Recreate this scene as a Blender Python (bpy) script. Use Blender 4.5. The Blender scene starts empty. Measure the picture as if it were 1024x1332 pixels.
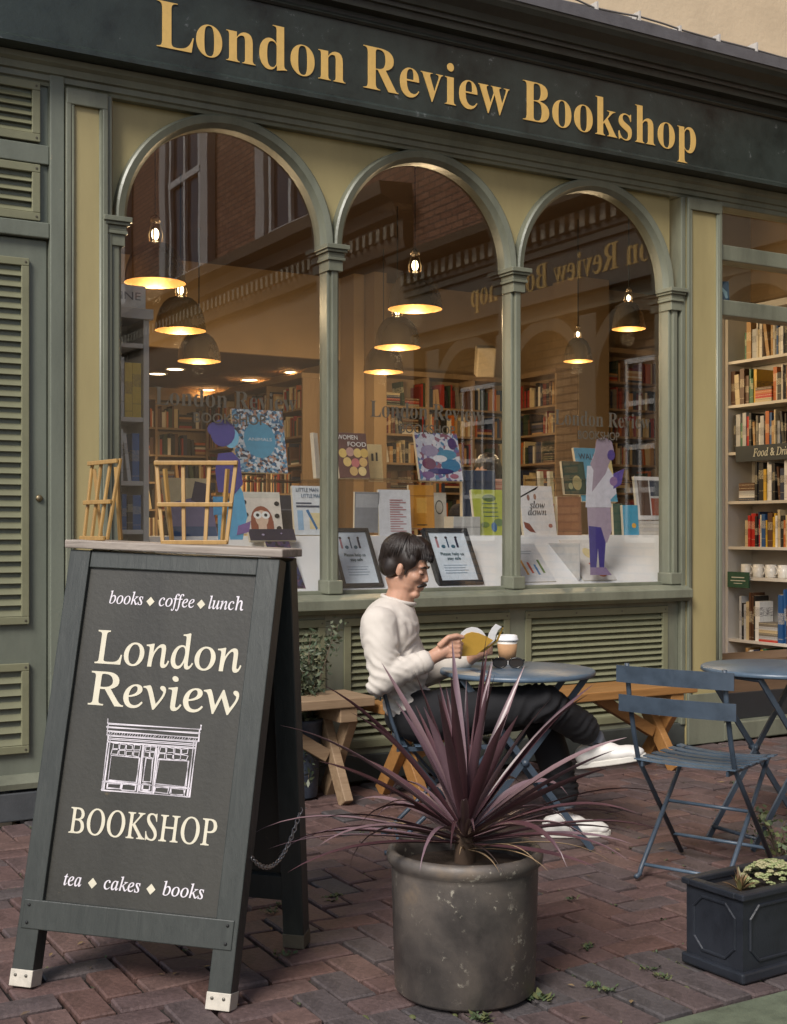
import bpy, bmesh, math, random
from mathutils import Vector, Matrix, Euler
rnd = random.Random(7)
SC = bpy.context.scene
COL = SC.collection
PI = math.pi
# ------------------------------------------------------------------ camera
FPX, TH, HC, CY, HOR = 1650.0, math.radians(30.17), 1.28, -5.68, 689.0
ST, CT = math.sin(TH), math.cos(TH)
cam = bpy.data.cameras.new('camera'); cam.sensor_fit = 'VERTICAL'; cam.sensor_height = 36
cam.lens = FPX / 1332 * 36; cam.shift_y = (HOR - 666) / 1332; cam.clip_end = 600; cam.clip_start = .05
camo = bpy.data.objects.new('camera', cam); COL.objects.link(camo)
camo.location = (0, CY, HC); camo.rotation_euler = (PI / 2, 0, -TH)
SC.camera = camo
# ------------------------------------------------------------------ sky, sun, exposure
SUN_EL, SUN_AZ = math.radians(42), math.radians(214)      # azimuth of the sun seen from the scene, from +x towards +y
wd = bpy.data.worlds.new('World'); SC.world = wd; wd.use_nodes = True
nt = wd.node_tree
sky = nt.nodes.new('ShaderNodeTexSky'); sky.sky_type = 'NISHITA'; sky.sun_disc = False
sky.sun_elevation = SUN_EL; sky.sun_rotation = PI / 2 - SUN_AZ
sky.air_density = 1.0; sky.dust_density = 2.0; sky.ozone_density = 1.0
nt.links.new(sky.outputs[0], nt.nodes['Background'].inputs[0]); nt.nodes['Background'].inputs[1].default_value = .078
sl = bpy.data.lights.new('sun', 'SUN'); sl.energy = 2.1; sl.angle = math.radians(20); sl.color = (1, .95, .89)
so = bpy.data.objects.new('sun', sl); COL.objects.link(so)
sd = Vector((math.cos(SUN_EL) * math.cos(SUN_AZ), math.cos(SUN_EL) * math.sin(SUN_AZ), math.sin(SUN_EL)))
so.rotation_euler = sd.to_track_quat('Z', 'Y').to_euler()
SC.view_settings.view_transform = 'Standard'; SC.view_settings.look = 'None'
SC.view_settings.exposure = 0.80; SC.view_settings.gamma = 1.0
try:
    SC.cycles.use_denoising = True; SC.cycles.denoiser = 'OPENIMAGEDENOISE'
    SC.cycles.max_bounces = 8; SC.cycles.diffuse_bounces = 3; SC.cycles.transparent_max_bounces = 16
    SC.cycles.sample_clamp_indirect = 4.0; SC.cycles.caustics_reflective = False; SC.cycles.caustics_refractive = False
except Exception: pass

# ------------------------------------------------------------------ pixel helpers (photo pixels, 1024 wide)
def W(X, Z, h=0.0): return Vector((Z * ST + X * CT, CY + Z * CT - X * ST, h))
def ZP(px, py, Z): return W((px - 512) / FPX * Z, Z, HC + (HOR - py) / FPX * Z)
def GP(px, py, h=0.0):
    Z = (HC - h) * FPX / (py - HOR); return W((px - 512) / FPX * Z, Z, h)
def FP(px, py, y=0.0):
    t = (px - 512) / FPX; k = (y - CY) / (CT - t * ST)
    return k * (ST + t * CT), HC + k * (HOR - py) / FPX
RV = Vector((CT, -ST, 0)); FV = Vector((ST, CT, 0)); UV = Vector((0, 0, 1))

# ------------------------------------------------------------------ materials
MATS = {}
def lin(c): return tuple(((x / 255) / 12.92 if x / 255 <= .04045 else ((x / 255 + .055) / 1.055) ** 2.4) for x in c)
class N:
    def __init__(s, name):
        s.m = bpy.data.materials.new(name); s.m.use_nodes = True; s.t = s.m.node_tree
        s.b = s.t.nodes['Principled BSDF']; s.out = s.t.nodes['Material Output']
    def n(s, typ, **kw):
        o = s.t.nodes.new('ShaderNode' + typ)
        for k, v in kw.items():
            if k.startswith('i_'): o.inputs[k[2:].replace('_', ' ')].default_value = v
            else: setattr(o, k, v)
        return o
    def l(s, a, b): s.t.links.new(a, b)
    def coord(s, kind='Object', scale=(1, 1, 1)):
        c = s.n('TexCoord'); m = s.n('Mapping'); m.inputs['Scale'].default_value = scale
        s.l(c.outputs[kind], m.inputs[0]); return m.outputs[0]
    def noise(s, vec, scale, detail=4, rough=.6, dist=0):
        o = s.n('TexNoise'); o.inputs['Scale'].default_value = scale; o.inputs['Detail'].default_value = detail
        o.inputs['Roughness'].default_value = rough; o.inputs['Distortion'].default_value = dist; s.l(vec, o.inputs['Vector']); return o.outputs['Fac']
    def ramp(s, fac, stops):
        o = s.n('ValToRGB'); e = o.color_ramp.elements
        while len(e) < len(stops): e.new(.5)
        for i, (p, c) in enumerate(stops):
            e[i].position = p; e[i].color = tuple(c) + (1,) if len(c) == 3 else c
        s.l(fac, o.inputs[0]); return o.outputs['Color']
    def mix(s, fac, a, b, mode='MIX'):
        o = s.n('Mix', data_type='RGBA', blend_type=mode)
        for v, i in ((fac, 0), (a, 6), (b, 7)):
            if hasattr(v, 'links'): s.l(v, o.inputs[i])
            else: o.inputs[i].default_value = v if i == 0 else tuple(v)[:3] + (1,)
        return o.outputs[2]
    def bump(s, h, strength=.3, dist=.01):
        o = s.n('Bump'); o.inputs['Strength'].default_value = strength; o.inputs['Distance'].default_value = dist
        s.l(h, o.inputs['Height']); s.l(o.outputs[0], s.b.inputs['Normal'])
    def base(s, v):
        if hasattr(v, 'links'): s.l(v, s.b.inputs['Base Color'])
        else: s.b.inputs['Base Color'].default_value = tuple(v)[:3] + (1,)
    def rough(s, v):
        if hasattr(v, 'links'): s.l(v, s.b.inputs['Roughness'])
        else: s.b.inputs['Roughness'].default_value = v
def sc3(c, k): return tuple(min(1, x * k) for x in c)
def paint(name, c, rough=.5, var=.12, scale=6, bump=.12, wear=None, spec=.5, metal=0, streak=False):
    if name in MATS: return MATS[name]
    n = N(name); v = n.coord('Object', (1, 1, .25) if streak else (1, 1, 1))
    f = n.noise(v, scale, 6, .65); col = n.ramp(f, [(.25, sc3(c, 1 - var * 1.6)), (.5, c), (.75, sc3(c, 1 + var))])
    v2 = n.coord(); g = n.noise(v2, scale * 14, 3)
    if wear:
        w = n.noise(v2, scale * 4, 8, .75); k = n.ramp(w, [(wear[1], (0, 0, 0)), (wear[1] + .05, (1, 1, 1))]); col = n.mix(k, col, wear[0])
    n.base(col); r = n.n('MapRange'); r.inputs[3].default_value = rough - .1; r.inputs[4].default_value = rough + .12
    n.l(f, r.inputs[0]); n.rough(r.outputs[0]); n.bump(g, bump, .004)
    n.b.inputs['Specular IOR Level'].default_value = spec; n.b.inputs['Metallic'].default_value = metal
    MATS[name] = n.m; return n.m
def flat(c, rough=.6, metal=0, name=None):
    c = tuple(round(x, 4) for x in c); k = name or 'paint_%02x%02x%02x_%d' % (int(c[0] * 255), int(c[1] * 255), int(c[2] * 255), int(rough * 10))
    if k in MATS: return MATS[k]
    n = N(k); f = n.noise(n.coord(), 30, 3); n.base(n.ramp(f, [(.3, sc3(c, .9)), (.7, sc3(c, 1.06))])); n.rough(rough)
    n.b.inputs['Metallic'].default_value = metal; MATS[k] = n.m; return n.m
def srgb(r, g, b, rough=.6): return flat(lin((r, g, b)), rough)
def emit(name, c, s):
    if name in MATS: return MATS[name]
    n = N(name); n.base(c); n.b.inputs['Emission Color'].default_value = tuple(c) + (1,); n.b.inputs['Emission Strength'].default_value = s
    MATS[name] = n.m; return n.m
def wood(name, c1, c2, axis=0, rough=.5, wear=None, scale=1.0):
    if name in MATS: return MATS[name]
    n = N(name); s = [14 * scale] * 3; s[axis] = 1.2 * scale; v = n.coord('Object', s)
    f = n.noise(v, 3.0, 8, .7, .6); col = n.ramp(f, [(.28, c1), (.5, tuple((a + b) / 2 for a, b in zip(c1, c2))), (.72, c2)])
    if wear:
        w = n.noise(n.coord(), 18, 8, .7); k = n.ramp(w, [(wear[1], (0, 0, 0)), (wear[1] + .06, (1, 1, 1))]); col = n.mix(k, col, wear[0])
    n.base(col); n.rough(rough); n.bump(f, .35, .004); MATS[name] = n.m; return n.m
def objcol(name, rough=.5, var=.15, scale=20, bands=False, bump=.15):
    if name in MATS: return MATS[name]
    n = N(name); oi = n.n('ObjectInfo'); f = n.noise(n.coord('Object'), scale, 5)
    k = n.ramp(f, [(.25, (1 - var,) * 3), (.75, (1 + 0 * var,) * 3)]); col = n.mix(1.0, oi.outputs['Color'], k, 'MULTIPLY')
    if bands:
        g = n.n('TexCoord'); sx = n.n('SeparateXYZ'); n.l(g.outputs['Generated'], sx.inputs[0])
        ad = n.n('Math', operation='ADD'); n.l(sx.outputs[2], ad.inputs[0]); mu = n.n('Math', operation='MULTIPLY'); n.l(oi.outputs['Random'], mu.inputs[0]); mu.inputs[1].default_value = .25; n.l(mu.outputs[0], ad.inputs[1])
        t = n.ramp(ad.outputs[0], [(0, (0, 0, 0)), (.3, (0, 0, 0)), (.305, (.8, .8, .8)), (.33, (0, 0, 0)), (.62, (0, 0, 0)), (.625, (.75, .75, .75)), (.85, (.7, .7, .7)), (.855, (0, 0, 0))])
        wv = n.noise(n.coord('Generated', (3, 1, 16)), 4, 2); st = n.ramp(wv, [(.5, (0, 0, 0)), (.52, (1, 1, 1))])
        bw = n.n('Mix', data_type='RGBA', blend_type='MULTIPLY'); bw.inputs[0].default_value = 1; n.l(t, bw.inputs[6]); n.l(st, bw.inputs[7])
        bl = n.n('SeparateColor'); n.l(oi.outputs['Color'], bl.inputs[0]); gt = n.n('Math', operation='GREATER_THAN'); n.l(bl.outputs[1], gt.inputs[0]); gt.inputs[1].default_value = .3
        ink = n.mix(gt.outputs[0], (.75, .66, .45), (.06, .04, .05)); col = n.mix(bw.outputs[2], col, ink)
    n.base(col); n.rough(rough); n.bump(f, bump, .003); MATS[name] = n.m; return n.m
FRAME_C = (.160, .168, .124); PANEL_C = (.36, .300, .145)
M_frame = paint('grey_green_paint', FRAME_C, .36, .28, 4, .28, wear=((.25, .25, .20), .70), streak=True)
M_panel = paint('olive_cream_paint', PANEL_C, .42, .13, 2.5, .14, streak=True)
M_ventp = paint('olive_vent_paint', (.19, .19, .115), .5, .10, 8, .1)
M_door = paint('weathered_green_paint', (.15, .165, .13), .42, .18, 4, .2, wear=((.30, .24, .15), .66), streak=True)
M_fascia = paint('dark_slate_paint', (.025, .033, .029), .33, .45, 3.5, .3, wear=((.12, .13, .13), .63))
M_cornice = paint('dark_green_cornice_paint', (.022, .025, .020), .42, .3, 6, .2)
M_lead = paint('lead_flashing', (.13, .13, .14), .5, .2, 8, .2)
M_gold = paint('gold_leaf', (.72, .47, .15), .38, .06, 30, .1, metal=.15)
M_cream = paint('cream_render', (.62, .50, .34), .85, .08, 2.5, .5)
M_dark = flat((.012, .012, .012), .8, name='dark_void')
def glass_mat(name, boost=1.0, tint=(1, 1, 1)):
    n = N(name); tr = n.n('BsdfTransparent'); tr.inputs[0].default_value = tint + (1,); gl = n.n('BsdfGlossy'); gl.inputs['Roughness'].default_value = 0.0
    ge = n.n('NewGeometry'); dt = n.n('VectorMath', operation='DOT_PRODUCT'); n.l(ge.outputs['Normal'], dt.inputs[0]); n.l(ge.outputs['Incoming'], dt.inputs[1])
    ab_ = n.n('Math', operation='ABSOLUTE'); n.l(dt.outputs['Value'], ab_.inputs[0]); om = n.n('Math', operation='SUBTRACT'); om.inputs[0].default_value = 1; n.l(ab_.outputs[0], om.inputs[1])
    pw_ = n.n('Math', operation='POWER'); n.l(om.outputs[0], pw_.inputs[0]); pw_.inputs[1].default_value = 5; fr = n.n('Math', operation='MULTIPLY_ADD'); n.l(pw_.outputs[0], fr.inputs[0]); fr.inputs[1].default_value = .96; fr.inputs[2].default_value = .042
    mu = n.n('Math', operation='MULTIPLY', use_clamp=True); mu.inputs[1].default_value = boost
    wv = n.noise(n.coord(), 1.3, 2); bp = n.n('Bump'); bp.inputs['Strength'].default_value = .02; bp.inputs['Distance'].default_value = .02; n.l(wv, bp.inputs['Height']); n.l(bp.outputs[0], gl.inputs['Normal'])
    mx = n.n('MixShader'); n.l(fr.outputs[0], mu.inputs[0]); n.l(mu.outputs[0], mx.inputs[0]); n.l(tr.outputs[0], mx.inputs[1]); n.l(gl.outputs[0], mx.inputs[2])
    n.l(mx.outputs[0], n.out.inputs[0]); return n.m
M_glass = glass_mat('window_glass', 1.9, (.985, .985, .98)); M_acryl = glass_mat('clear_acrylic', 1.0, (.95, .96, .96))
def brick_mat(name, c1, c2, mortar, sx, axis):
    n = N(name); tc = n.n('TexCoord'); sp = n.n('SeparateXYZ'); cb = n.n('CombineXYZ'); n.l(tc.outputs['Object'], sp.inputs[0])
    n.l(sp.outputs[axis], cb.inputs[0]); n.l(sp.outputs[2], cb.inputs[1])
    b = n.n('TexBrick'); b.inputs['Color1'].default_value = c1 + (1,); b.inputs['Color2'].default_value = c2 + (1,); b.inputs['Mortar'].default_value = mortar + (1,)
    b.inputs['Scale'].default_value = 1; b.inputs['Brick Width'].default_value = .225; b.inputs['Row Height'].default_value = .075; b.inputs['Mortar Size'].default_value = .009; b.inputs['Bias'].default_value = -.1
    n.l(cb.outputs[0], b.inputs['Vector']); f = n.noise(cb.outputs[0], 9, 4); n.base(n.mix(.5, b.outputs['Color'], n.ramp(f, [(.3, (.35, .35, .35)), (.7, (1, 1, 1))]), 'MULTIPLY'))
    n.rough(.85); n.bump(b.outputs['Fac'], -.6, .01); return n.m

# ------------------------------------------------------------------ mesh builder
class MB:
    def __init__(s): s.v = []; s.f = []; s.mi = []; s.cur = 0
    def add(s, vs, fs):
        o = len(s.v); s.v += [Vector(p) for p in vs]
        for f in fs: s.f.append([i + o for i in f]); s.mi.append(s.cur)
        return s
    def box(s, x0, x1, y0, y1, z0, z1, M=None):
        vs = [Vector((x, y, z)) for z in (z0, z1) for y in (y0, y1) for x in (x0, x1)]
        if M is not None: vs = [M @ p for p in vs]
        return s.add(vs, [(0, 2, 3, 1), (4, 5, 7, 6), (0, 1, 5, 4), (2, 6, 7, 3), (0, 4, 6, 2), (1, 3, 7, 5)])
    def bar(s, a, b, w, t, up=(0, 0, 1)):
        a = Vector(a); b = Vector(b); d = (b - a).normalized(); u = Vector(up); u = u - d * u.dot(d)
        if u.length < 1e-4: u = Vector((1, 0, 0)) - d * d.x
        u.normalize(); r = d.cross(u); vs = []
        for p in (a, b):
            for i, j in ((-1, -1), (1, -1), (1, 1), (-1, 1)): vs.append(p + r * (i * w / 2) + u * (j * t / 2))
        return s.add(vs, [(3, 2, 1, 0), (4, 5, 6, 7), (0, 1, 5, 4), (1, 2, 6, 5), (2, 3, 7, 6), (3, 0, 4, 7)])
    def tube(s, pts, rad, n=10, cap=True, flat_=1.0, up=None):
        pts = [Vector(p) for p in pts]; m = len(pts)
        if not isinstance(rad, (list, tuple)): rad = [rad] * m
        o = len(s.v); u = None
        for i, p in enumerate(pts):
            d = (pts[min(i + 1, m - 1)] - pts[max(i - 1, 0)]).normalized()
            if u is None:
                u = Vector(up) if up else (Vector((0, 0, 1)) if abs(d.z) < .9 else Vector((1, 0, 0)))
            u = (u - d * u.dot(d)).normalized(); r = d.cross(u)
            for k in range(n):
                a = 2 * PI * k / n; s.v.append(p + u * (math.cos(a) * rad[i] * flat_) + r * (math.sin(a) * rad[i]))
        for i in range(m - 1):
            for k in range(n):
                s.f.append([o + i * n + k, o + i * n + (k + 1) % n, o + (i + 1) * n + (k + 1) % n, o + (i + 1) * n + k]); s.mi.append(s.cur)
        if cap:
            s.f.append([o + k for k in range(n)][::-1]); s.mi.append(s.cur); s.f.append([o + (m - 1) * n + k for k in range(n)]); s.mi.append(s.cur)
        return s
    def lathe(s, prof, n=32, c=(0, 0, 0), close=False):
        o = len(s.v); c = Vector(c)
        for r, z in prof:
            for k in range(n):
                a = 2 * PI * k / n; s.v.append(c + Vector((r * math.cos(a), r * math.sin(a), z)))
        for i in range(len(prof) - 1):
            for k in range(n):
                s.f.append([o + i * n + k, o + i * n + (k + 1) % n, o + (i + 1) * n + (k + 1) % n, o + (i + 1) * n + k]); s.mi.append(s.cur)
        if close:
            s.f.append([o + k for k in range(n)][::-1]); s.mi.append(s.cur); s.f.append([o + (len(prof) - 1) * n + k for k in range(n)]); s.mi.append(s.cur)
        return s
    def ell(s, c, r, rot=None, n=16, m=10):
        o = len(s.v); c = Vector(c); R = rot or Matrix.Identity(3)
        for i in range(1, m):
            t = PI * i / m
            for k in range(n):
                a = 2 * PI * k / n; s.v.append(c + R @ Vector((r[0] * math.sin(t) * math.cos(a), r[1] * math.sin(t) * math.sin(a), r[2] * math.cos(t))))
        tp = len(s.v); s.v.append(c + R @ Vector((0, 0, r[2]))); s.v.append(c - R @ Vector((0, 0, r[2])))
        for i in range(m - 2):
            for k in range(n):
                s.f.append([o + i * n + k, o + (i + 1) * n + k, o + (i + 1) * n + (k + 1) % n, o + i * n + (k + 1) % n]); s.mi.append(s.cur)
        for k in range(n):
            s.f.append([tp, o + k, o + (k + 1) % n]); s.mi.append(s.cur); s.f.append([tp + 1, o + (m - 2) * n + (k + 1) % n, o + (m - 2) * n + k]); s.mi.append(s.cur)
        return s
    def prism(s, poly, y0, y1, M=None):                       # poly in (x, z), extruded in y
        n = len(poly); vs = [Vector((x, y0, z)) for x, z in poly] + [Vector((x, y1, z)) for x, z in poly]
        if M is not None: vs = [M @ p for p in vs]
        return s.add(vs, [list(range(n)), list(range(n, 2 * n))[::-1]] + [[i, i + n, (i + 1) % n + n, (i + 1) % n] for i in range(n)])
    def runx(s, prof, x0, x1):                                # prof in (y, z) swept along x, closed
        n = len(prof); vs = [(x0, y, z) for y, z in prof] + [(x1, y, z) for y, z in prof]
        return s.add(vs, [list(range(n)), list(range(n, 2 * n))[::-1]] + [[i, i + n, (i + 1) % n + n, (i + 1) % n] for i in range(n)])
    def mesh(s, name, mats):
        me = bpy.data.meshes.new(name); me.from_pydata([tuple(p) for p in s.v], [], s.f)
        for m in (mats if isinstance(mats, (list, tuple)) else [mats]): me.materials.append(m)
        me.polygons.foreach_set('material_index', s.mi)
        bm = bmesh.new(); bm.from_mesh(me); bmesh.ops.recalc_face_normals(bm, faces=bm.faces); bm.to_mesh(me); bm.free(); me.update(); return me
    def build(s, name, mats, parent=None, smooth=False, bev=0, loc=None, rz=0):
        me = s.mesh(name, mats)
        if smooth: me.shade_smooth() if hasattr(me, 'shade_smooth') else me.polygons.foreach_set('use_smooth', [True] * len(me.polygons))
        return link(name, me, parent, bev, loc, rz, smooth)
def link(name, me, parent=None, bev=0, loc=None, rz=0, smooth=False):
    o = bpy.data.objects.new(name, me); COL.objects.link(o); o.parent = parent
    if loc is not None: o.location = loc
    if rz: o.rotation_euler.z = rz
    if bev:
        m = o.modifiers.new('bevel', 'BEVEL'); m.width = bev; m.segments = 2; m.limit_method = 'ANGLE'; m.angle_limit = .6
    return o
def autosmooth(o, ang=40):
    me = o.data; bm = bmesh.new(); bm.from_mesh(me)
    for e in bm.edges:
        if len(e.link_faces) == 2 and e.calc_face_angle(0) > math.radians(ang): e.smooth = False
    for f in bm.faces: f.smooth = True
    bm.to_mesh(me); bm.free()
def thing(name, label, cat, loc=(0, 0, 0), rz=0, group=None):
    o = bpy.data.objects.new(name, None); COL.objects.link(o); o.location = loc; o.rotation_euler.z = rz; o.empty_display_size = .1
    return tag(o, label, cat, group)
def tag(o, label, cat, group=None):
    o['label'] = label; o['category'] = cat
    if group: o['group'] = group
    return o
def struct(o): o['kind'] = 'structure'; return o
def stuff(o, label=None, cat=None):
    o['kind'] = 'stuff'
    if label: o['label'] = label; o['category'] = cat
    return o
def copytree(o, parent=None):
    c = o.copy(); COL.objects.link(c); c.parent = parent
    for ch in list(o.children): copytree(ch, c)
    return c
def remesh(mb, voxel, it=4, mats=None, name='m', fac=.5, disp=None):
    me = mb.mesh('tmp', []); o = bpy.data.objects.new('tmp', me); COL.objects.link(o)
    r = o.modifiers.new('r', 'REMESH'); r.mode = 'VOXEL'; r.voxel_size = voxel
    if it: k = o.modifiers.new('s', 'SMOOTH'); k.iterations = it; k.factor = fac
    if disp:
        t = bpy.data.textures.new('fold', 'CLOUDS'); t.noise_scale = disp[0]; t.noise_depth = 2
        d = o.modifiers.new('d', 'DISPLACE'); d.texture = t; d.strength = disp[1]; d.mid_level = .5; d.texture_coords = 'LOCAL'
    dg = bpy.context.evaluated_depsgraph_get(); ev = o.evaluated_get(dg); m2 = bpy.data.meshes.new_from_object(ev); m2.name = name
    bpy.data.objects.remove(o); bpy.data.meshes.remove(me)
    m2.materials.clear()
    for m in (mats or []): m2.materials.append(m)
    m2.polygons.foreach_set('use_smooth', [True] * len(m2.polygons)); m2.polygons.foreach_set('material_index', [0] * len(m2.polygons)); return m2
# lettering: the upright serif and the italic serif forms of the alphabet
def conv(s, st):
    o = ''
    for c in s:
        if st == 'B' and c.isascii() and c.isalpha(): c = chr((0x1D400 - 65 if c.isupper() else 0x1D41A - 97) + ord(c))
        elif st == 'I' and c.isascii() and c.isalpha(): c = '\u210e' if c == 'h' else chr((0x1D434 - 65 if c.isupper() else 0x1D44E - 97) + ord(c))
        o += c
    return o
def lettering(txt, st, size, mat, parent, M, width=None, ext=.0015, off=0.0, shear=0.0, space=1.0, name='lettering', align='LEFT'):
    cu = bpy.data.curves.new('t', 'FONT'); cu.body = conv(txt, st); cu.size = size; cu.extrude = ext; cu.offset = off * size; cu.shear = shear; cu.space_character = space; cu.resolution_u = 4; cu.align_x = align
    o = bpy.data.objects.new('t', cu); COL.objects.link(o); dg = bpy.context.evaluated_depsgraph_get(); me = bpy.data.meshes.new_from_object(o.evaluated_get(dg)); bpy.data.objects.remove(o); bpy.data.curves.remove(cu)
    xs = [v.co.x for v in me.vertices]
    if width and xs:
        k = width / (max(xs) - min(xs)); x0 = min(xs) if align == 'LEFT' else 0; me.transform(Matrix.Diagonal((k, 1, 1, 1)) @ Matrix.Translation((-x0, 0, 0)))
    me.transform(M); me.materials.clear(); me.materials.append(mat); return link(name, me, parent)
def frameM(o, ux, uy):                                        # a flat drawing frame: origin, right, up
    ux = Vector(ux).normalized(); uy = Vector(uy).normalized(); uz = ux.cross(uy); m = Matrix((ux, uy, uz)).transposed().to_4x4(); m.translation = Vector(o); return m
def sheet(shapes, M, parent, w, h, name='cover_print', lift=.0012):
    mb = MB(); mats = []
    for i, sh in enumerate(shapes):
        k = sh[0]; c = sh[-1]; c = c if not isinstance(c, tuple) else flat(c, .5)
        if c not in mats: mats.append(c)
        mb.cur = mats.index(c); z = lift * .5 + i * .00025
        if k == 'r': p = [(sh[1], sh[2]), (sh[3], sh[2]), (sh[3], sh[4]), (sh[1], sh[4])]
        elif k == 'e': p = [(sh[1] + sh[3] * math.cos(a * PI / 10), sh[2] + sh[4] * math.sin(a * PI / 10)) for a in range(20)]
        else: p = sh[1]
        n = len(p); a = [M @ Vector((u * w, v * h, z)) for u, v in p]; b = [M @ Vector((u * w, v * h, -.0005)) for u, v in p]
        mb.add(a + b, [list(range(n))] + [[i, i + n, (i + 1) % n + n, (i + 1) % n] for i in range(n)])
    return mb.build(name, mats, parent)
ORD = 'first second third fourth fifth sixth seventh eighth ninth tenth eleventh twelfth thirteenth fourteenth fifteenth sixteenth seventeenth eighteenth nineteenth twentieth'.split()
TENS = {2: 'twenty', 3: 'thirty', 4: 'forty', 5: 'fifty', 6: 'sixty', 7: 'seventy'}
def ordw(i): return ORD[i - 1] if i <= 20 else (TENS[i // 10][:-1] + 'ieth' if i % 10 == 0 else TENS[i // 10] + '-' + ORD[i % 10 - 1])

# ================================================================== ground
def dirt_mat():
    n = N('bedding_dirt'); v = n.coord(); f = n.noise(v, 9, 6); g = n.noise(v, 2.2, 4)
    d = n.ramp(f, [(.3, (.012, .010, .009)), (.7, (.035, .028, .022))]); k = n.ramp(g, [(.55, (0, 0, 0)), (.68, (1, 1, 1))]); n.base(n.mix(k, d, (.035, .05, .016))); n.rough(.95); n.bump(f, .6, .01); return n.m
def paver_mat(i, c):
    n = N('clay_paver_%s' % 'abcdefgh'[i]); v = n.coord(); f = n.noise(v, 7, 8, .7); g = n.noise(v, 60, 4, .7)
    oi = n.n('ObjectInfo'); va = n.n('VectorMath', operation='ADD'); a = n.ramp(f, [(.28, sc3(c, .42)), (.48, c), (.62, sc3(c, 1.15)), (.76, tuple(x * .6 + .085 for x in c))]); n.base(n.mix(.6, a, n.ramp(g, [(.3, (.4, .4, .4)), (.7, (1, 1, 1))]), 'MULTIPLY'))
    r = n.n('MapRange'); r.inputs[3].default_value = .52; r.inputs[4].default_value = .85; n.l(f, r.inputs[0]); n.rough(r.outputs[0]); n.bump(n.mix(.5, g, f), .9, .008); return n.m
PAV = [(.122, .078, .078), (.112, .078, .082), (.138, .090, .086), (.098, .076, .082), (.088, .076, .084), (.078, .074, .084), (.122, .072, .066)]
M_pav = [paver_mat(i, (c[0] * 1.08, c[1] * 1.0, c[2] * .90)) for i, c in enumerate(PAV)]
struct(MB().box(-120, 120, -120, 120, -.30, -.16).build('ground', paint('asphalt', (.05, .05, .052), .9, .2, 20, .4)))
pave = struct(MB().box(-7, 16, -3.16, -.01, -.16, -.022).build('pavement', dirt_mat()))
struct(MB().box(-7, 16, -3.62, -3.163, -.158, -.004).build('kerb', paint('mossy_kerb_stone', (.105, .125, .082), .8, .3, 14, .6), bev=.012))
struct(MB().box(-60, 60, -30, -3.63, -.158, -.12).build('road', paint('road_asphalt', (.055, .055, .055), .9, .25, 30, .5)))
BW = .111; cells = []
for j in range(-1, 25):
    for i in range(-45, 110):
        x, y = i * BW - .6, -2.73 + j * BW
        if (i - j) % 4 == 0: cells.append((x + BW, y + BW / 2, 0))
        if (i - j) % 4 == 3: cells.append((x + BW / 2, y + BW, 1))
cells = [(c[0], c[1] + BW / 2, 2) if c[2] == 1 and abs(c[1] + 2.73) < .01 else c for c in cells]
cells = [c for c in cells if c[1] > -2.72 and c[1] < -.06]
for i in range(-45, 110):
    for r in range(2): cells.append((i * BW - .6 + BW / 2, -3.155 + .105 + r * .213, 1))
def proj(p):
    d = Vector(p) - Vector((0, CY, HC)); z = d.dot(FV)
    return (512 + FPX * d.dot(RV) / z, HOR - FPX * d.z / z, z) if z > .3 else (9e9, 9e9, 9e9)
def paver_mesh(hx, hy, var):
    mb = MB(); q = .0045; r = random.Random(var)
    o = [(-hx, -hy), (hx, -hy), (hx, hy), (-hx, hy)]; j = lambda: r.uniform(-.0032, .0032)
    o = [(a + j(), b + j()) for a, b in o]; t = [(a - math.copysign(q, a), b - math.copysign(q, b)) for a, b in o]
    vs = [(a, b, -.05) for a, b in o] + [(a, b, -.005) for a, b in o] + [(a, b, j() * .5) for a, b in t]
    mb.add(vs, [(8, 9, 10, 11)] + [(i, (i + 1) % 4, (i + 1) % 4 + 4, i + 4) for i in range(4)] + [(i + 4, (i + 1) % 4 + 4, (i + 1) % 4 + 8, i + 8) for i in range(4)]); return mb
PM = [[paver_mesh(0.1030, .0507, k + 50 * q).mesh('brick', M_pav[k]) for k in range(7)] for q in range(4)]
def vis(c):
    px, py, z = proj((c[0], c[1], 0)); return -20 < px < 1044 and 689 < py < 1345
order = sorted(cells, key=lambda c: (not vis(c), proj((c[0], c[1], 0))[2])); rest = MB()
for n_, c in enumerate(order):
    k = rnd.choices(range(7), [24, 22, 15, 16, 7, 3, 13] if c[1] > -2.72 else [4, 10, 2, 22, 20, 16, 2])[0]; tilt = (rnd.gauss(0, .010), rnd.gauss(0, .010), (PI / 2 if c[2] == 1 else 0) + rnd.gauss(0, .008)); dz = rnd.gauss(-.004, .003)
    if n_ < 300 and vis(c) and c[2] < 2:
        o = link('brick', PM[rnd.randint(0, 3)][k], pave); o.location = (c[0], c[1], dz); o.rotation_euler = tilt
    else:
        p = paver_mesh(.0507 if c[2] == 2 else .1030, .0507, n_); M = Matrix.Translation((c[0], c[1], dz)) @ Euler(tilt).to_matrix().to_4x4(); rest.cur = k; rest.add([M @ v for v in p.v], p.f)
stuff(rest.build('brick_paving', M_pav, pave))

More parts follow.
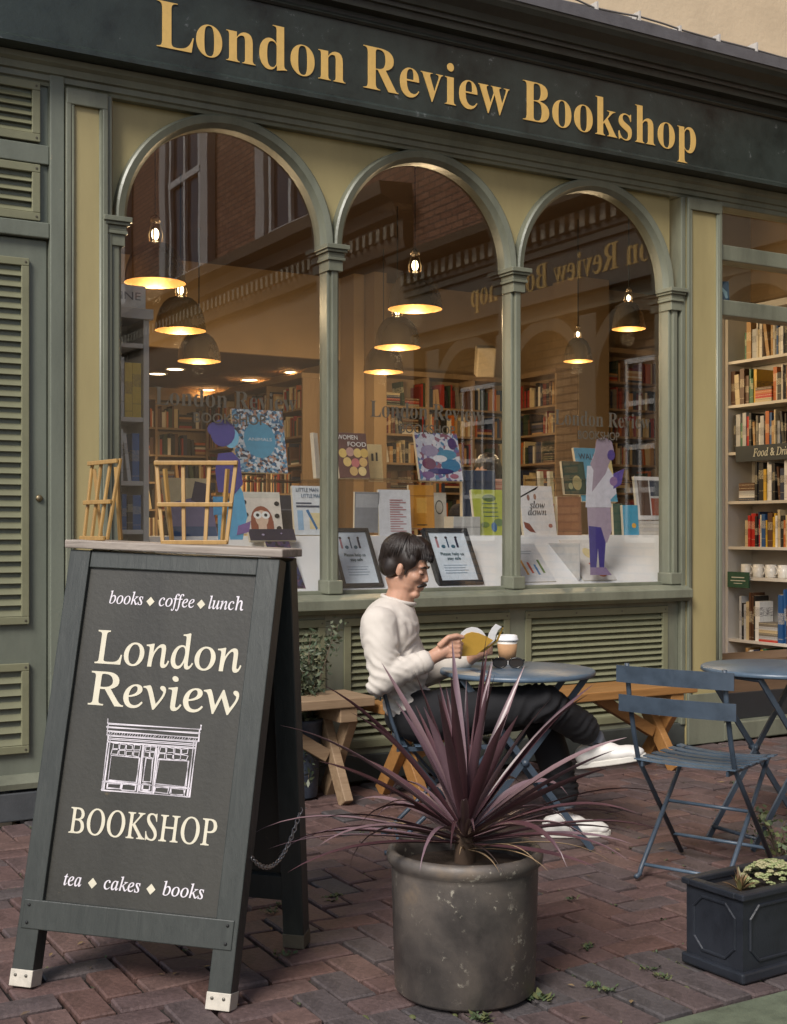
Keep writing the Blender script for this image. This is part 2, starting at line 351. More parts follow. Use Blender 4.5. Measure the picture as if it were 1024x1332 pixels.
# ================================================================== bookshop front
shop = thing('shop_building', 'olive green bookshop front with three arched windows and dark fascia', 'shop')
COLX = [1.820, 2.950, 4.080, 5.222]; SPR, SILL, LINT, FASB, FAST = 2.709, .955, 3.258, 3.375, 3.785
def sweep_arc(mb, cx, cz, prof, a0=0, a1=PI, n=36):            # prof: (radius, y)
    m = len(prof); o = len(mb.v)
    for i in range(n + 1):
        a = a0 + (a1 - a0) * i / n
        for r, y in prof: mb.v.append(Vector((cx + r * math.cos(a), y, cz + r * math.sin(a))))
    for i in range(n):
        for k in range(m):
            mb.f.append([o + i * m + k, o + i * m + (k + 1) % m, o + (i + 1) * m + (k + 1) % m, o + (i + 1) * m + k]); mb.mi.append(mb.cur)
    mb.f.append([o + k for k in range(m)]); mb.mi.append(mb.cur); mb.f.append([o + n * m + k for k in range(m)][::-1]); mb.mi.append(mb.cur)
for b in range(3):
    x0, x1 = COLX[b], COLX[b + 1]; cx = (x0 + x1) / 2; hw = (x1 - x0) / 2; ri = hw - .062
    win = MB(); sweep_arc(win, cx, SPR, [(ri, .085), (ri, .02), (ri + .012, .005), (ri + .02, -.012), (ri + .05, -.02), (ri + .06, -.012), (ri + .064, .03), (ri + .06, .085)])
    wf = win.build('arched_window', M_frame, shop); autosmooth(wf, 30)
    sp = MB(); P = []
    for i in range(41):
        a = PI * i / 40; c, s_ = math.cos(a), math.sin(a); H = LINT - SPR + .02; t = min(hw / max(abs(c), 1e-6), H / max(s_, 1e-6)); P.append(((cx + (ri + .03) * c, SPR + (ri + .03) * s_), (cx + t * c, SPR + t * s_)))
    for i in range(40):
        (a, b_), (c, d) = P[i], P[i + 1]
        if abs(b_[0] - a[0]) + abs(b_[1] - a[1]) > .001: sp.add([(a[0], .03, a[1]), (b_[0], .03, b_[1]), (d[0], .03, d[1]), (c[0], .03, c[1])], [(0, 1, 2, 3)])
    for sx in (-1, 1):                                          # corner triangle of the spandrel
        tc = math.atan2(H, hw); i = min(range(41), key=lambda q: abs(PI * q / 40 - (tc if sx > 0 else PI - tc)))
        sp.add([(P[i - 1][1][0], .0305, P[i - 1][1][1]), (cx + sx * hw, .0305, SPR + H), (P[min(i + 1, 40)][1][0], .0305, P[min(i + 1, 40)][1][1])], [(0, 1, 2)])
    sp.build('spandrel', M_panel, wf)
    poly = [(x0 + .02, SILL - .01), (x1 - .02, SILL - .01), (x1 - .02, SPR)] + [(cx + (ri + .02) * math.cos(PI * i / 32), SPR + (ri + .02) * math.sin(PI * i / 32)) for i in range(33)] + [(x0 + .02, SPR)]
    MB().prism(poly, .058, .064).build('pane', M_glass, wf)
    MB().box(x0 + .03, x1 - .03, .05, .075, SILL - .005, SILL + .016).build('glazing_bead', M_frame, wf, bev=.004)
for i, x in enumerate(COLX):                                    # slender columns with stepped capitals
    c = MB()
    c.prism([(x - .033, SILL), (x + .033, SILL), (x + .033, SPR - .12), (x - .033, SPR - .12)], .0, .09)
    c.prism([(x - .018, SILL), (x + .018, SILL), (x + .018, SPR - .12), (x - .018, SPR - .12)], -.022, .0)
    c.box(x - .042, x + .042, -.03, .09, SILL, SILL + .07)
    co = c.build('column', M_frame, shop, bev=.006)
    k = MB()
    for w_, y_, z0, z1 in ((.040, -.032, .13, .078), (.050, -.042, .078, .062), (.046, -.038, .062, .038), (.058, -.052, .038, .024), (.066, -.062, .024, 0)): k.box(x - w_, x + w_, y_, .08, SPR - z0, SPR - z1)
    k.build('capital', M_frame, co, bev=.003)
def framed_strip(x0, x1, z0, z1, nm='pilaster'):
    p = MB().box(x0, x1, -.03, .12, z0, z1).build(nm, M_panel, shop)
    for xx in (x0, x1):
        s_ = 1 if xx == x0 else -1
        MB().box(xx - .002 * s_, xx + .024 * s_, -.048, -.0305, z0 + .002, z1 - .002).build('edge_strip', M_frame, p, bev=.005)
        MB().tube([(xx + .030 * s_, -.036, z0 + .003), (xx + .030 * s_, -.036, z1 - .003)], .009, 10).build('bead', M_frame, p, smooth=True)
    MB().box(x0 - .008, x1 + .008, -.058, -.049, z0, z0 + .30).build('plinth_block', M_frame, p, bev=.004)
    MB().box(x0 + .0, x1 - .0, -.05, -.0305, z1 - .07, z1 + .001).build('cap_strip', M_frame, p, bev=.004)
framed_strip(1.585, 1.775, .0, LINT - .002); framed_strip(5.300, 5.575, .0, LINT - .002)
MB().box(5.262, 5.297, -.03, .1, .12, LINT).build('window_post', M_frame, shop, bev=.006)
MB().box(1.777, 1.800, -.035, .1, .12, LINT).build('window_post', M_frame, shop, bev=.006)
# lintel mouldings, fascia and cornice
l = MB()
l.runx([(.1, LINT), (-.012, LINT), (-.018, LINT + .014), (-.03, LINT + .020), (-.03, LINT + .045), (-.045, LINT + .050), (-.05, LINT + .078), (-.070, LINT + .090), (-.075, FASB - .003), (.1, FASB - .003)], .3, 7.1)
l.build('lintel', M_frame, shop)
fas = MB().runx([(.1, FASB), (-.17, FASB), (-.17, FASB + .02), (-.155, FASB + .035), (-.155, FAST), (.1, FAST)], .2, 7.12).build('fascia', M_fascia, shop)
tx0, tz0 = FP(204, 66, -.157); tx1, _ = FP(905, 200, -.157)
lettering('London Review Bookshop', 'B', .318, M_gold, fas, frameM((tx0, -.158, FASB + .100), (1, 0, 0), (0, 0, 1)), width=tx1 - tx0, ext=.002, off=-.0075)
cor = MB().runx([(.1, FAST + .001), (-.162, FAST + .001), (-.172, FAST + .012), (-.162, FAST + .03), (-.162, FAST + .055), (-.205, FAST + .066), (-.208, FAST + .10), (-.222, FAST + .104), (-.222, FAST + .125), (-.235, FAST + .13), (-.245, FAST + .165), (-.285, FAST + .20), (-.298, FAST + .225), (-.300, FAST + .25), (.1, FAST + .25)], .1, 7.14).build('cornice', M_cornice, shop)
MB().runx([(.1, FAST + .2505), (-.304, FAST + .245), (-.312, FAST + .305), (.1, FAST + .34)], .1, 7.14).build('lead_flashing', M_lead, cor)
MB().box(-3, 7.15, .02, .35, FAST + .30, 9.5).build('upper_wall', M_cream, shop)
wire = MB()
for q in range(3):
    pts = []; xx = .4; r3 = random.Random(q)
    while xx < 7.0: pts.append((xx, -.285 + q * .05 + r3.uniform(-.015, .015), FAST + .322 + q * .014 + r3.uniform(-.006, .02))); xx += .16
    wire.tube(pts, .006, 6)
wire.build('cable', flat((.16, .15, .14), .6), cor, smooth=True)
for q in range(22): MB().box(.5 + q * .3, .512 + q * .3, -.30, -.20, FAST + .309, FAST + .345 + (q % 3) * .01).build('cable_clip', flat((.5, .48, .45), .5), cor)
# sill and stall riser with louvred vents
MB().runx([(.1, SILL - .003), (-.02, SILL - .003), (-.075, SILL - .02), (-.09, SILL - .028), (-.09, SILL - .075), (-.07, SILL - .085), (-.05, SILL - .098), (.1, SILL - .098)], 1.777, 5.297).build('sill', M_frame, shop, bev=.003)
MB().box(1.777, 5.297, .07, .10, .12, SILL - .1).build('riser_back', M_dark, shop)
MB().box(1.777, 5.297, -.02, .1, .0, .13).build('plinth', paint('dark_plinth_paint', (.05, .055, .05), .6, .2, 8, .2), shop, bev=.004)
def vent(x0, x1, z0, z1, ys, parent, fw=.04, pitch=.033, tilt=38, deep=.03, d_=None):
    v = MB()
    v.box(x0, x1, ys, ys + .02, z1 - fw, z1).box(x0, x1, ys, ys + .02, z0, z0 + fw).box(x0, x0 + fw, ys + .0005, ys + .02, z0 + fw, z1 - fw).box(x1 - fw, x1, ys + .0005, ys + .02, z0 + fw, z1 - fw)
    vo = v.build('vent', M_ventp, parent, bev=.003)
    for sx in range(max(2, int((x1 - x0) / .3) + 1)):
        for zz in (z0 + fw / 2, z1 - fw / 2):
            xs = x0 + fw / 2 + sx * (x1 - x0 - fw) / max(1, int((x1 - x0) / .3) + 1 - 1 or 1); 
            if xs < x1: MB().lathe([(.0001, .0), (.005, .0), (.005, .002), (.0001, .003)], 8).build('screw', flat((.12, .11, .08), .5, .4), vo if d_ is None else d_, loc=(xs, ys - .0005, zz)).rotation_euler = (PI / 2, 0, 0)
    nsl = int((z1 - z0 - 2 * fw) / pitch); a = math.radians(tilt); me = MB(); L = pitch * 1.12
    me.add([(x, y, z) for x in (x0 + fw - .004, x1 - fw + .004) for y, z in ((0, 0), (deep, L * .85), (deep + .003, L * .85 - .003), (.003, -.003))], [(0, 1, 2, 3), (7, 6, 5, 4), (0, 4, 5, 1), (1, 5, 6, 2), (2, 6, 7, 3), (3, 7, 4, 0)])
    m = me.mesh('slat', M_ventp)
    for q in range(nsl):
        o = link('slat', m, vo if d_ is None else d_); o.location = (0, ys + .004, z0 + fw + (z1 - z0 - 2 * fw) * (q + .05) / nsl)
    MB().box(x0 + fw * .5, x1 - fw * .5, ys + .05, ys + .052, z0 + fw * .5, z1 - fw * .5).build('backing', M_dark, vo if d_ is None else d_)
for b in range(3):
    vent(COLX[b] + (.06 if b else .02), COLX[b + 1] - .045, .165, SILL - .125, -.008, shop)
for i, x in enumerate(COLX):
    MB().box(x - .047, x + .062 if i < 3 else 5.261, .0, .07, .131, SILL - .099).build('riser_stile', M_frame, shop, bev=.004)
MB().box(1.8, 5.26, .003, .07, .131, .164).build('riser_rail', M_frame, shop); MB().box(1.8, 5.26, .003, .07, SILL - .124, SILL - .099).build('riser_rail', M_frame, shop)
# louvred side door on the left
ds = MB().box(1.515, 1.580, -.035, .1, .0, 3.42).build('door_post', M_door, shop, bev=.005)
MB().box(.55, 1.514, -.03, .1, 2.575, 2.645).build('transom', M_door, shop, bev=.005)
MB().box(.55, 1.514, .0, .06, 2.646, 3.42).build('overpanel', M_door, shop)
MB().box(.55, 1.514, -.022, .0, 2.905, 2.99).build('transom', M_door, shop, bev=.004)
MB().box(.55, 1.514, -.03, .0, 3.30, 3.42).build('transom', M_door, shop, bev=.004)
vent(.62, 1.475, 3.0, 3.265, -.025, shop, fw=.036, pitch=.036); vent(.62, 1.475, 2.65, 2.90, -.025, shop, fw=.036, pitch=.036)
dr = MB().box(.62, 1.510, .0, .05, .14, 2.57).build('door', M_door, shop, bev=.004)
vent(.68, 1.427, .862, 2.48, -.022, dr, fw=.034, pitch=.047, d_=dr); vent(.68, 1.427, .293, .690, -.022, dr, fw=.034, pitch=.047, d_=dr)
MB().lathe([(.0001, 0), (.014, 0), (.016, .006), (.011, .012), (.0001, .013)], 16).build('keyhole', flat((.25, .2, .12), .4, .8), dr, smooth=True, loc=(1.474, -.001, 1.42)).rotation_euler = (PI / 2, 0, 0)
MB().runx([(.0, .14), (-.045, .14), (-.05, .165), (-.01, .20), (.0, .20)], .6, 1.513).build('weather_bar', M_frame, dr)
MB().box(.5, 1.583, -.04, .1, .0, .125).build('door_step', paint('step_stone', (.06, .065, .07), .7, .2, 10, .3), shop, bev=.006)
# glazed doorway on the right: posts, transoms, panes, threshold
MB().box(5.578, 5.60, -.02, .12, .0, 3.42).build('door_post', M_frame, shop, bev=.005)
MB().box(6.93, 7.08, -.03, .12, .0, 3.42).build('door_post', M_frame, shop, bev=.005)
for z0, z1 in ((3.245, 3.30), (2.92, 3.015), (2.585, 2.68)): MB().box(5.601, 6.929, -.02, .1, z0, z1).build('transom', M_frame, shop, bev=.006)
for z0, z1 in ((3.015, 3.245), (2.68, 2.92)):
    MB().box(5.601, 6.929, .05, .056, z0, z1).build('transom_pane', M_glass, shop)
    MB().box(5.601, 6.929, .03, .049, z0, z0 + .012).build('glazing_bead', M_frame, shop)
MB().box(5.578, 7.08, -.06, .3, .0, .11).build('threshold', M_frame, shop, bev=.008)
MB().box(5.602, 6.928, .02, .05, .112, .27).build('dark_gap_board', flat((.02, .022, .025), .5), shop)  # shade of the void below the display base, painted as a near-black board
MB().box(5.602, 6.928, .05, .42, .27, .47).build('display_base', wood('brown_board', (.10, .06, .035), (.16, .10, .06)), shop)

# ================================================================== return wing and neighbour (seen in the window reflections)
XW = 7.20
M_bk = brick_mat('stock_brick', (.55, .36, .19), (.34, .19, .10), (.11, .09, .07), 1, 1)
M_bk2 = brick_mat('red_brick', (.40, .20, .12), (.26, .12, .075), (.09, .065, .05), 1, 1)
M_white = paint('white_window_paint', (.70, .69, .66), .5, .05, 5, .1)
MW = Matrix(((0, -1, 0, XW), (-1, 0, 0, 0), (0, 0, 1, 0), (0, 0, 0, 1)))     # local x runs away from the shop corner, local -y faces the yard
MW = Matrix(((0, 1, 0, XW), (-1, 0, 0, 0), (0, 0, 1, 0), (0, 0, 0, 1)))
def wbuild(mb, name, mat, parent, **k):
    mb.v = [MW @ p for p in mb.v]; return mb.build(name, mat, parent, **k)
wing = thing('shop_wing', 'return wing of the bookshop mirrored in the right window, with dentil cornice', 'building', (0, 0, 0))
wbuild(MB().box(.06, 6.2, .18, .5, -.1, 3.4), 'wall', M_bk, wing)
wbuild(MB().box(.06, 6.2, .02, .5, 4.3, 9.5), 'upper_wall', M_bk2, wing)
wf = wbuild(MB().runx([(.3, FASB), (-.15, FASB), (-.15, FAST), (.3, FAST)], .06, 6.0), 'fascia', paint('wing_fascia_paint', (.10, .09, .065), .5, .2, 4, .1), wing)
lettering('London Review Bookshop', 'B', .335, M_gold, wf, MW @ frameM((1.45, -.153, FASB + .125), (1, 0, 0), (0, 0, 1)), width=3.33, ext=.002)
wc = wbuild(MB().runx([(.3, FAST + .001), (-.18, FAST + .001), (-.18, FAST + .06), (-.2, FAST + .08), (-.2, FAST + .3), (-.4, FAST + .34), (-.42, FAST + .42), (.3, FAST + .45)], .06, 6.05), 'cornice', flat((.10, .09, .06), .5), wing)
dm = MB().box(-.035, .035, -.05, .0, -.07, .07); dme = dm.mesh('dentil', flat((.35, .31, .22), .5))
for q in range(43):
    o = link('dentil', dme, wc); o.matrix_local = MW @ Matrix.Translation((.1 + q * .14, -.2, FAST + .2))
wbuild(MB().runx([(.3, 3.24), (-.04, 3.24), (-.06, 3.42), (.3, 3.42)], .06, 6.05), 'lintel', flat((.26, .23, .15), .5), wing)
for b in range(4):
    a = MB(); cx = 1.15 + b * 1.3; sweep_arc(a, cx, 2.62, [(.52, .1), (.52, -.02), (.64, -.03), (.64, .1)], n=20); wbuild(a, 'arch', flat((.13, .115, .075), .5), wing)
    wbuild(MB().box(cx + .53, cx + .77, -.03, .1, 0, 3.2), 'pier', flat((.14, .125, .085), .5), wing, bev=.01)
    if b in (1, 3):
        w_ = MB().box(cx - .30, cx + .30, .14, .179, 1.2, 2.75); wo = wbuild(w_, 'sash_window', flat((.03, .03, .035), .15), wing)
        fr = MB()
        for u in (-.30, -.1, .1, .27): fr.box(cx + u, cx + u + .035, .115, .139, 1.2, 2.75)
        for z in (1.17, 1.6, 1.97, 2.35, 2.72): fr.box(cx - .31, cx + .31, .11, .142, z, z + .045)
        wbuild(fr, 'sash_bar', M_white, wo)
nb = thing('brick_house', 'red brick house with white sash windows mirrored in the left arched window', 'building', (0, 0, 0))
wbuild(MB().box(6.25, 24, .05, .6, 5.12, 11), 'upper_wall', M_bk2, nb)
wbuild(MB().box(6.25, 24, .06, .6, -.15, 4.4), 'wall', flat((.22, .17, .11), .7), nb)
nc = wbuild(MB().runx([(.5, 4.4), (-.05, 4.4), (-.08, 4.5), (-.08, 4.72), (-.16, 4.76), (-.2, 4.9), (-.35, 4.96), (-.38, 5.1), (.5, 5.16)], 6.25, 24), 'cornice', flat((.17, .13, .085), .6), nb)
for q in range(110):
    o = link('dentil', dme, nc); o.matrix_local = MW @ Matrix.Translation((6.4 + q * .16, -.08, 4.61))
for b in range(6):
    x0 = 8.55 + b * 3.85
    if x0 > 22: break
    wo = wbuild(MB().box(x0, x0 + 1.35, .02, .049, 5.25, 8.4), 'sash_window', flat((.02, .022, .03), .1), nb)
    fr = MB()
    for u in (0, .64, 1.27): fr.box(x0 + u, x0 + u + .08, -.03, .019, 5.2, 8.4)
    for z in (5.2, 6.75, 8.35): fr.box(x0, x0 + 1.35, -.04, .018, z, z + .1)
    wbuild(fr, 'sash_bar', M_white, wo)
    for u in (-.42, 1.40): wbuild(MB().box(x0 + u, x0 + u + .16, -.08, .048, 5.17, 8.6).box(x0 + u + .2, x0 + u + .36, -.05, .047, 5.17, 8.6), 'window_surround', flat((.50, .47, .44), .6), wo)

# ================================================================== shop interior
M_iwall = paint('warm_interior_wall', (.30, .20, .105), .8, .06, 3, .05)
M_ceil = paint('brown_ceiling', (.085, .050, .026), .8, .08, 3, .05)
M_case = wood('bookcase_wood', (.26, .17, .09), (.34, .23, .13), 2, .55)
M_wcase = paint('white_bookcase_paint', (.62, .58, .52), .5, .05, 5, .05)
FLZ = .10
struct(MB().box(1.4, 9.9, .1, 9.2, -.1, FLZ).build('interior_floor', wood('floorboards', (.16, .09, .045), (.22, .13, .07), 0, .4)))
struct(MB().box(1.38, 9.95, .1, 9.3, 3.80, 3.95).build('ceiling', M_ceil))
struct(MB().box(1.38, 6.0, 5.6, 8.9, 2.98, 3.10).build('soffit', M_ceil)); struct(MB().box(1.38, 6.0, 5.58, 5.64, 2.975, 3.80).build('bulkhead', M_iwall))
struct(MB().box(1.38, 9.95, 8.85, 9.0, -.1, 3.80).build('interior_wall_back', M_iwall))
struct(MB().box(1.38, 1.48, .1, 8.85, -.1, 3.80).build('interior_wall_left', M_iwall)); struct(MB().box(9.85, 9.95, .1, 8.85, -.1, 3.80).build('interior_wall_right', M_iwall))
struct(MB().box(7.09, 9.85, .0, .1, -.1, 3.80).build('interior_wall_front', M_iwall))
struct(MB().box(6.05, 9.85, 5.55, 5.65, FLZ, 3.80).build('interior_wall_middle', M_iwall))
struct(MB().box(8.0, 9.85, 4.70, 5.54, 2.9, 3.80).build('interior_wall_bulkhead', M_iwall))
struct(MB().box(7.93, 8.32, 4.30, 4.72, FLZ, 3.80).build('pillar', M_iwall)); struct(MB().box(5.93, 6.05, 5.3, 8.85, FLZ, 3.80).build('interior_partition', M_iwall))
struct(MB().box(6.06, 6.20, 5.12, 5.54, FLZ, 3.80).build('pillar_corner', M_iwall))
struct(MB().box(7.16, 7.5, 1.58, 1.68, FLZ, 3.80).build('wall_return', paint('white_wall_paint', (.62, .56, .50), .6, .04, 4, .04)))
struct(MB().box(7.49, 7.56, .1, 1.60, FLZ, 3.80).build('interior_wall_lobby', M_iwall))
PALB = [('dark red', (105, 30, 26)), ('red', (150, 44, 34)), ('cream', (205, 185, 145)), ('brown', (95, 62, 40)), ('tan', (180, 140, 90)), ('black', (32, 30, 30)), ('cream', (205, 185, 145)), ('brown', (95, 62, 40)), ('black', (32, 30, 30)), ('dark green', (52, 66, 48)), ('tan', (180, 140, 90)), ('orange', (190, 100, 40)), ('navy', (42, 52, 78)), ('white', (220, 212, 196)), ('grey', (120, 112, 100))]
PALF = PALB[2:6] + PALB[8:9] + PALB[11:] + [('white', (235, 232, 225)), ('blue', (40, 85, 140)), ('yellow', (220, 175, 50)), ('bright red', (190, 35, 25)), ('pale grey', (190, 190, 190)), ('green', (60, 110, 80))]
PALY = [('yellow', (225, 190, 70)), ('black', (30, 30, 34)), ('dark red', (130, 30, 30)), ('blue', (60, 110, 170)), ('white', (225, 225, 220)), ('dark green', (50, 75, 60))]
BOOKS = []
def bookcase(label, loc, rz, width, zs, pal, where, group, mat, depth=.26, divs=None, top=None, lo=.62, gaps=0, seed=0, skip=(), hmax=.9, end=True):
    t = thing('bookcase', label, 'bookcase', loc, rz); top = top or zs[-1] + .3; r = random.Random(seed)
    divs = divs or max(1, round(width / .85)); dx = width / divs
    for i in range(divs + 1): MB().box(i * dx - .014, i * dx + .014, -depth, 0, 0, top).build('upright', mat, t)
    MB().box(0, width, -.012, -.002, .001, top - .001).build('back_panel', mat, t)
    MB().box(-.03, width + .03, -depth - .02, .0, top, top + .05).build('top_board', mat, t)
    for k, z in enumerate(zs):
        nxt = zs[k + 1] if k + 1 < len(zs) else top; cnt = 0
        for i in range(divs): MB().box(i * dx + .0145, (i + 1) * dx - .0145, -depth + .004, -.013, z - .022, z).build('shelf', mat, t)
        if k in skip: continue
        for i in range(divs):
            x = i * dx + .02; xe = (i + 1) * dx - .02; ch = nxt - z - .03
            if r.random() < gaps: x += r.uniform(.03, .18)
            while x < xe - .012:
                th = min(r.choice((.014, .018, .022, .026, .03, .036, .045)), xe - x); h = ch * r.uniform(lo, hmax); d = r.uniform(.13, .19); cn, cc = r.choice(pal)
                if r.random() < .06 and xe - x > .2:                       # a short pile lying flat
                    zz = 0; wv = r.uniform(.15, .19)
                    for q in range(r.randint(3, 6)):
                        hh = r.choice((.018, .024, .03))
                        if zz + hh > ch * .85: break
                        cn, cc = r.choice(pal); cnt += 1; BOOKS.append((t, (x, -depth + .015, z + zz), (wv, d, hh), 0, cn, cc, cnt, k, where, group, True)); zz += hh
                    x += wv + .006; continue
                lean = r.uniform(.05, .16) if r.random() < .10 else 0
                cnt += 1; BOOKS.append((t, (x + (h * math.sin(lean)), -depth + .012 + r.uniform(0, .02), z), (th, d, h), lean, cn, cc, cnt, k, where, group, False)); x += th + .0012 + h * math.sin(lean) * 1.02
    return t
bookcase('tall wooden bookcase along the back wall behind the middle window', (6.20, 5.50, FLZ), 0, 1.66, [.05, .36, .67, .98, 1.27, 1.56, 1.85, 2.14, 2.42], PALB, 'the middle back bookcase', 'books on the middle back bookcase', M_case, top=2.72, skip=(0, 1, 2), seed=1, divs=3)
bookcase('wooden bookcase on the far wall behind the left window', (1.9, 8.80, FLZ), 0, 3.95, [.05, .40, .75, 1.1, 1.42, 1.74, 2.06, 2.38], PALB, 'the far left bookcase', 'books on the far left bookcase', M_case, top=2.70, skip=(0, 1, 2), seed=2, divs=5)
bookcase('wooden bookcase side-on at the right edge of the left window', (5.92, 8.5, FLZ), -PI / 2, 2.6, [.05, .36, .67, .98, 1.27, 1.56, 1.85, 2.14, 2.42], PALB, 'the side-on bookcase', 'books on the side-on bookcase', M_case, top=2.72, skip=(0, 1, 2), seed=3, divs=3)
bookcase('short wooden bookcase turned side-on beside the interior pillar', (7.92, 5.10, FLZ), -PI / 2, .78, [.05, .36, .67, .98, 1.27, 1.56, 1.85, 2.14, 2.42], PALB, 'the bookcase beside the pillar', 'books beside the interior pillar', M_case, top=2.72, skip=(0, 1, 2), seed=4, divs=1)
bookcase('wooden bookcase right of the pillar behind the right window', (8.33, 4.66, FLZ), 0, 1.45, [.05, .36, .67, .98, 1.27, 1.56, 1.85, 2.14, 2.42, 2.70], PALB, 'the right back bookcase', 'books on the right back bookcase', M_case, top=2.99, skip=(0, 1, 2), seed=5, divs=2)
fd = bookcase('white bookcase inside the doorway with a food and drink sign', (7.48, 1.56, FLZ), -PI / 2, 1.18, [.12, .335, .815, 1.05, 1.40, 1.78, 2.145, 2.485], PALF, 'the white doorway bookcase', 'books on the white doorway bookcase', M_wcase, top=2.84, depth=.27, skip=(2,), seed=6, divs=1, lo=.60, gaps=.8)
bookcase('narrow white display shelf at the left edge of the left window', (1.64, .63, FLZ), 0, .46, [.30, .80, 1.18, 1.42, 1.735, 2.10], PALY, 'the narrow window shelf', 'striped books on the narrow window shelf', M_wcase, top=2.22, depth=.26, skip=(0, 1, 5), seed=8, divs=1, lo=.8)
ub = MB().box(0, 1, 0, 1, 0, 1); ub.mi = [1, 1, 0, 0, 0, 0]; ub.mi[0] = 0
M_book = objcol('book_cloth', .5, .2, 9, bands=True, bump=.05); M_page = paint('book_pages', (.62, .55, .42), .8, .06, 20, .1)
me_up = ub.mesh('book', [M_book, M_page]); ub2 = MB().box(0, 1, 0, 1, 0, 1); me_fl = ub2.mesh('book', [M_book, M_page])
bpy.context.view_layer.update()
def bscore(b):
    p = b[0].matrix_world @ Vector(b[1]); px, py, z = proj(p + Vector((0, 0, .1)))
    return (0 if (150 < px < 875 and 400 < py < 760) or (936 < px < 1040 and 400 < py < 900) else 1, z)
BOOKS.sort(key=bscore); far = MB(); fcol = []
SH = {}
for i, (t, p, dim, lean, cn, cc, cnt, k, where, group, lying) in enumerate(BOOKS):
    M = t.matrix_world @ Matrix.Translation(p) @ Matrix.Rotation(-lean, 4, 'Y') @ Matrix.Diagonal((dim[0], dim[1], dim[2], 1)); c = lin(cc)
    if i < 270 and bscore(b=BOOKS[i])[0] == 0:
        o = link('book', me_fl if lying else me_up); o.matrix_world = M; o.color = c + (1,)
        tag(o, '%s %sbook, %s along %s shelf up of %s' % (cn, 'flat-lying ' if lying else '', ordw(cnt), ordw(k + 1), where), 'book', group)
    else:
        far.add([M @ v for v in ub2.v], ub2.f); fcol += [c + (1,)] * (6 * 4)
me = far.mesh('shelved_books', []); ca = me.color_attributes.new('Col', 'FLOAT_COLOR', 'CORNER'); ca.data.foreach_set('color', [q for c in fcol for q in c])
n = N('far_book_cloth'); at = n.n('VertexColor', layer_name='Col'); n.base(at.outputs[0]); n.rough(.55); me.materials.append(n.m)
stuff(link('shelved_books', me), 'rows of far-off books filling the shelves deep inside the shop', 'books')
# small signs and mugs on the doorway bookcase
M_signg = flat(lin((34, 44, 52)), .5)
s_ = tag(MB().box(-.01, .002, -.30, .30, -.06, .06).build('shelf_sign', M_signg, loc=(7.206, 1.15, 1.86)), 'dark Food and Drink shelf sign on the white doorway bookcase', 'sign')
lettering('Food & Drink', 'I', .085, flat((.6, .6, .5), .5), s_, frameM((-.012, .12, -.025), (0, -1, 0), (0, 0, 1)), width=.40, ext=.0005, off=.01)
s_ = tag(MB().box(-.01, .002, -.11, .11, -.06, .06).build('shelf_card', flat(lin((48, 84, 66)), .5), loc=(7.20, 1.42, .895)), 'small green card clipped below the white mugs', 'card')
sheet([('r', .2, .62, .8, .68, (.7, .7, .6)), ('r', .15, .42, .85, .47, (.7, .7, .6)), ('r', .3, .25, .7, .29, (.7, .7, .6))], frameM((-.0105, .11, -.06), (0, -1, 0), (0, 0, 1)), s_, .22, .12)
mug = MB().lathe([(.001, 0), (.038, 0), (.042, .01), (.042, .10), (.038, .10), (.037, .012), (.001, .008)], 20)
M_mug = flat((.72, .70, .66), .25, name='white_glaze')
for q in range(6):
    m_ = thing('mug', '%s white mug from the left on the doorway bookcase' % ordw(q + 1), 'mug', (7.30, 1.44 - q * .125, FLZ + .815), 0, 'white mugs on the doorway bookcase')
    mug.build('cup', M_mug, m_, smooth=True); MB().tube([(.0, -.04 - .026 * math.sin(a * PI / 8), .055 + .03 * math.cos(a * PI / 8)) for a in range(9)], .006, 8).build('handle', M_mug, m_, smooth=True)
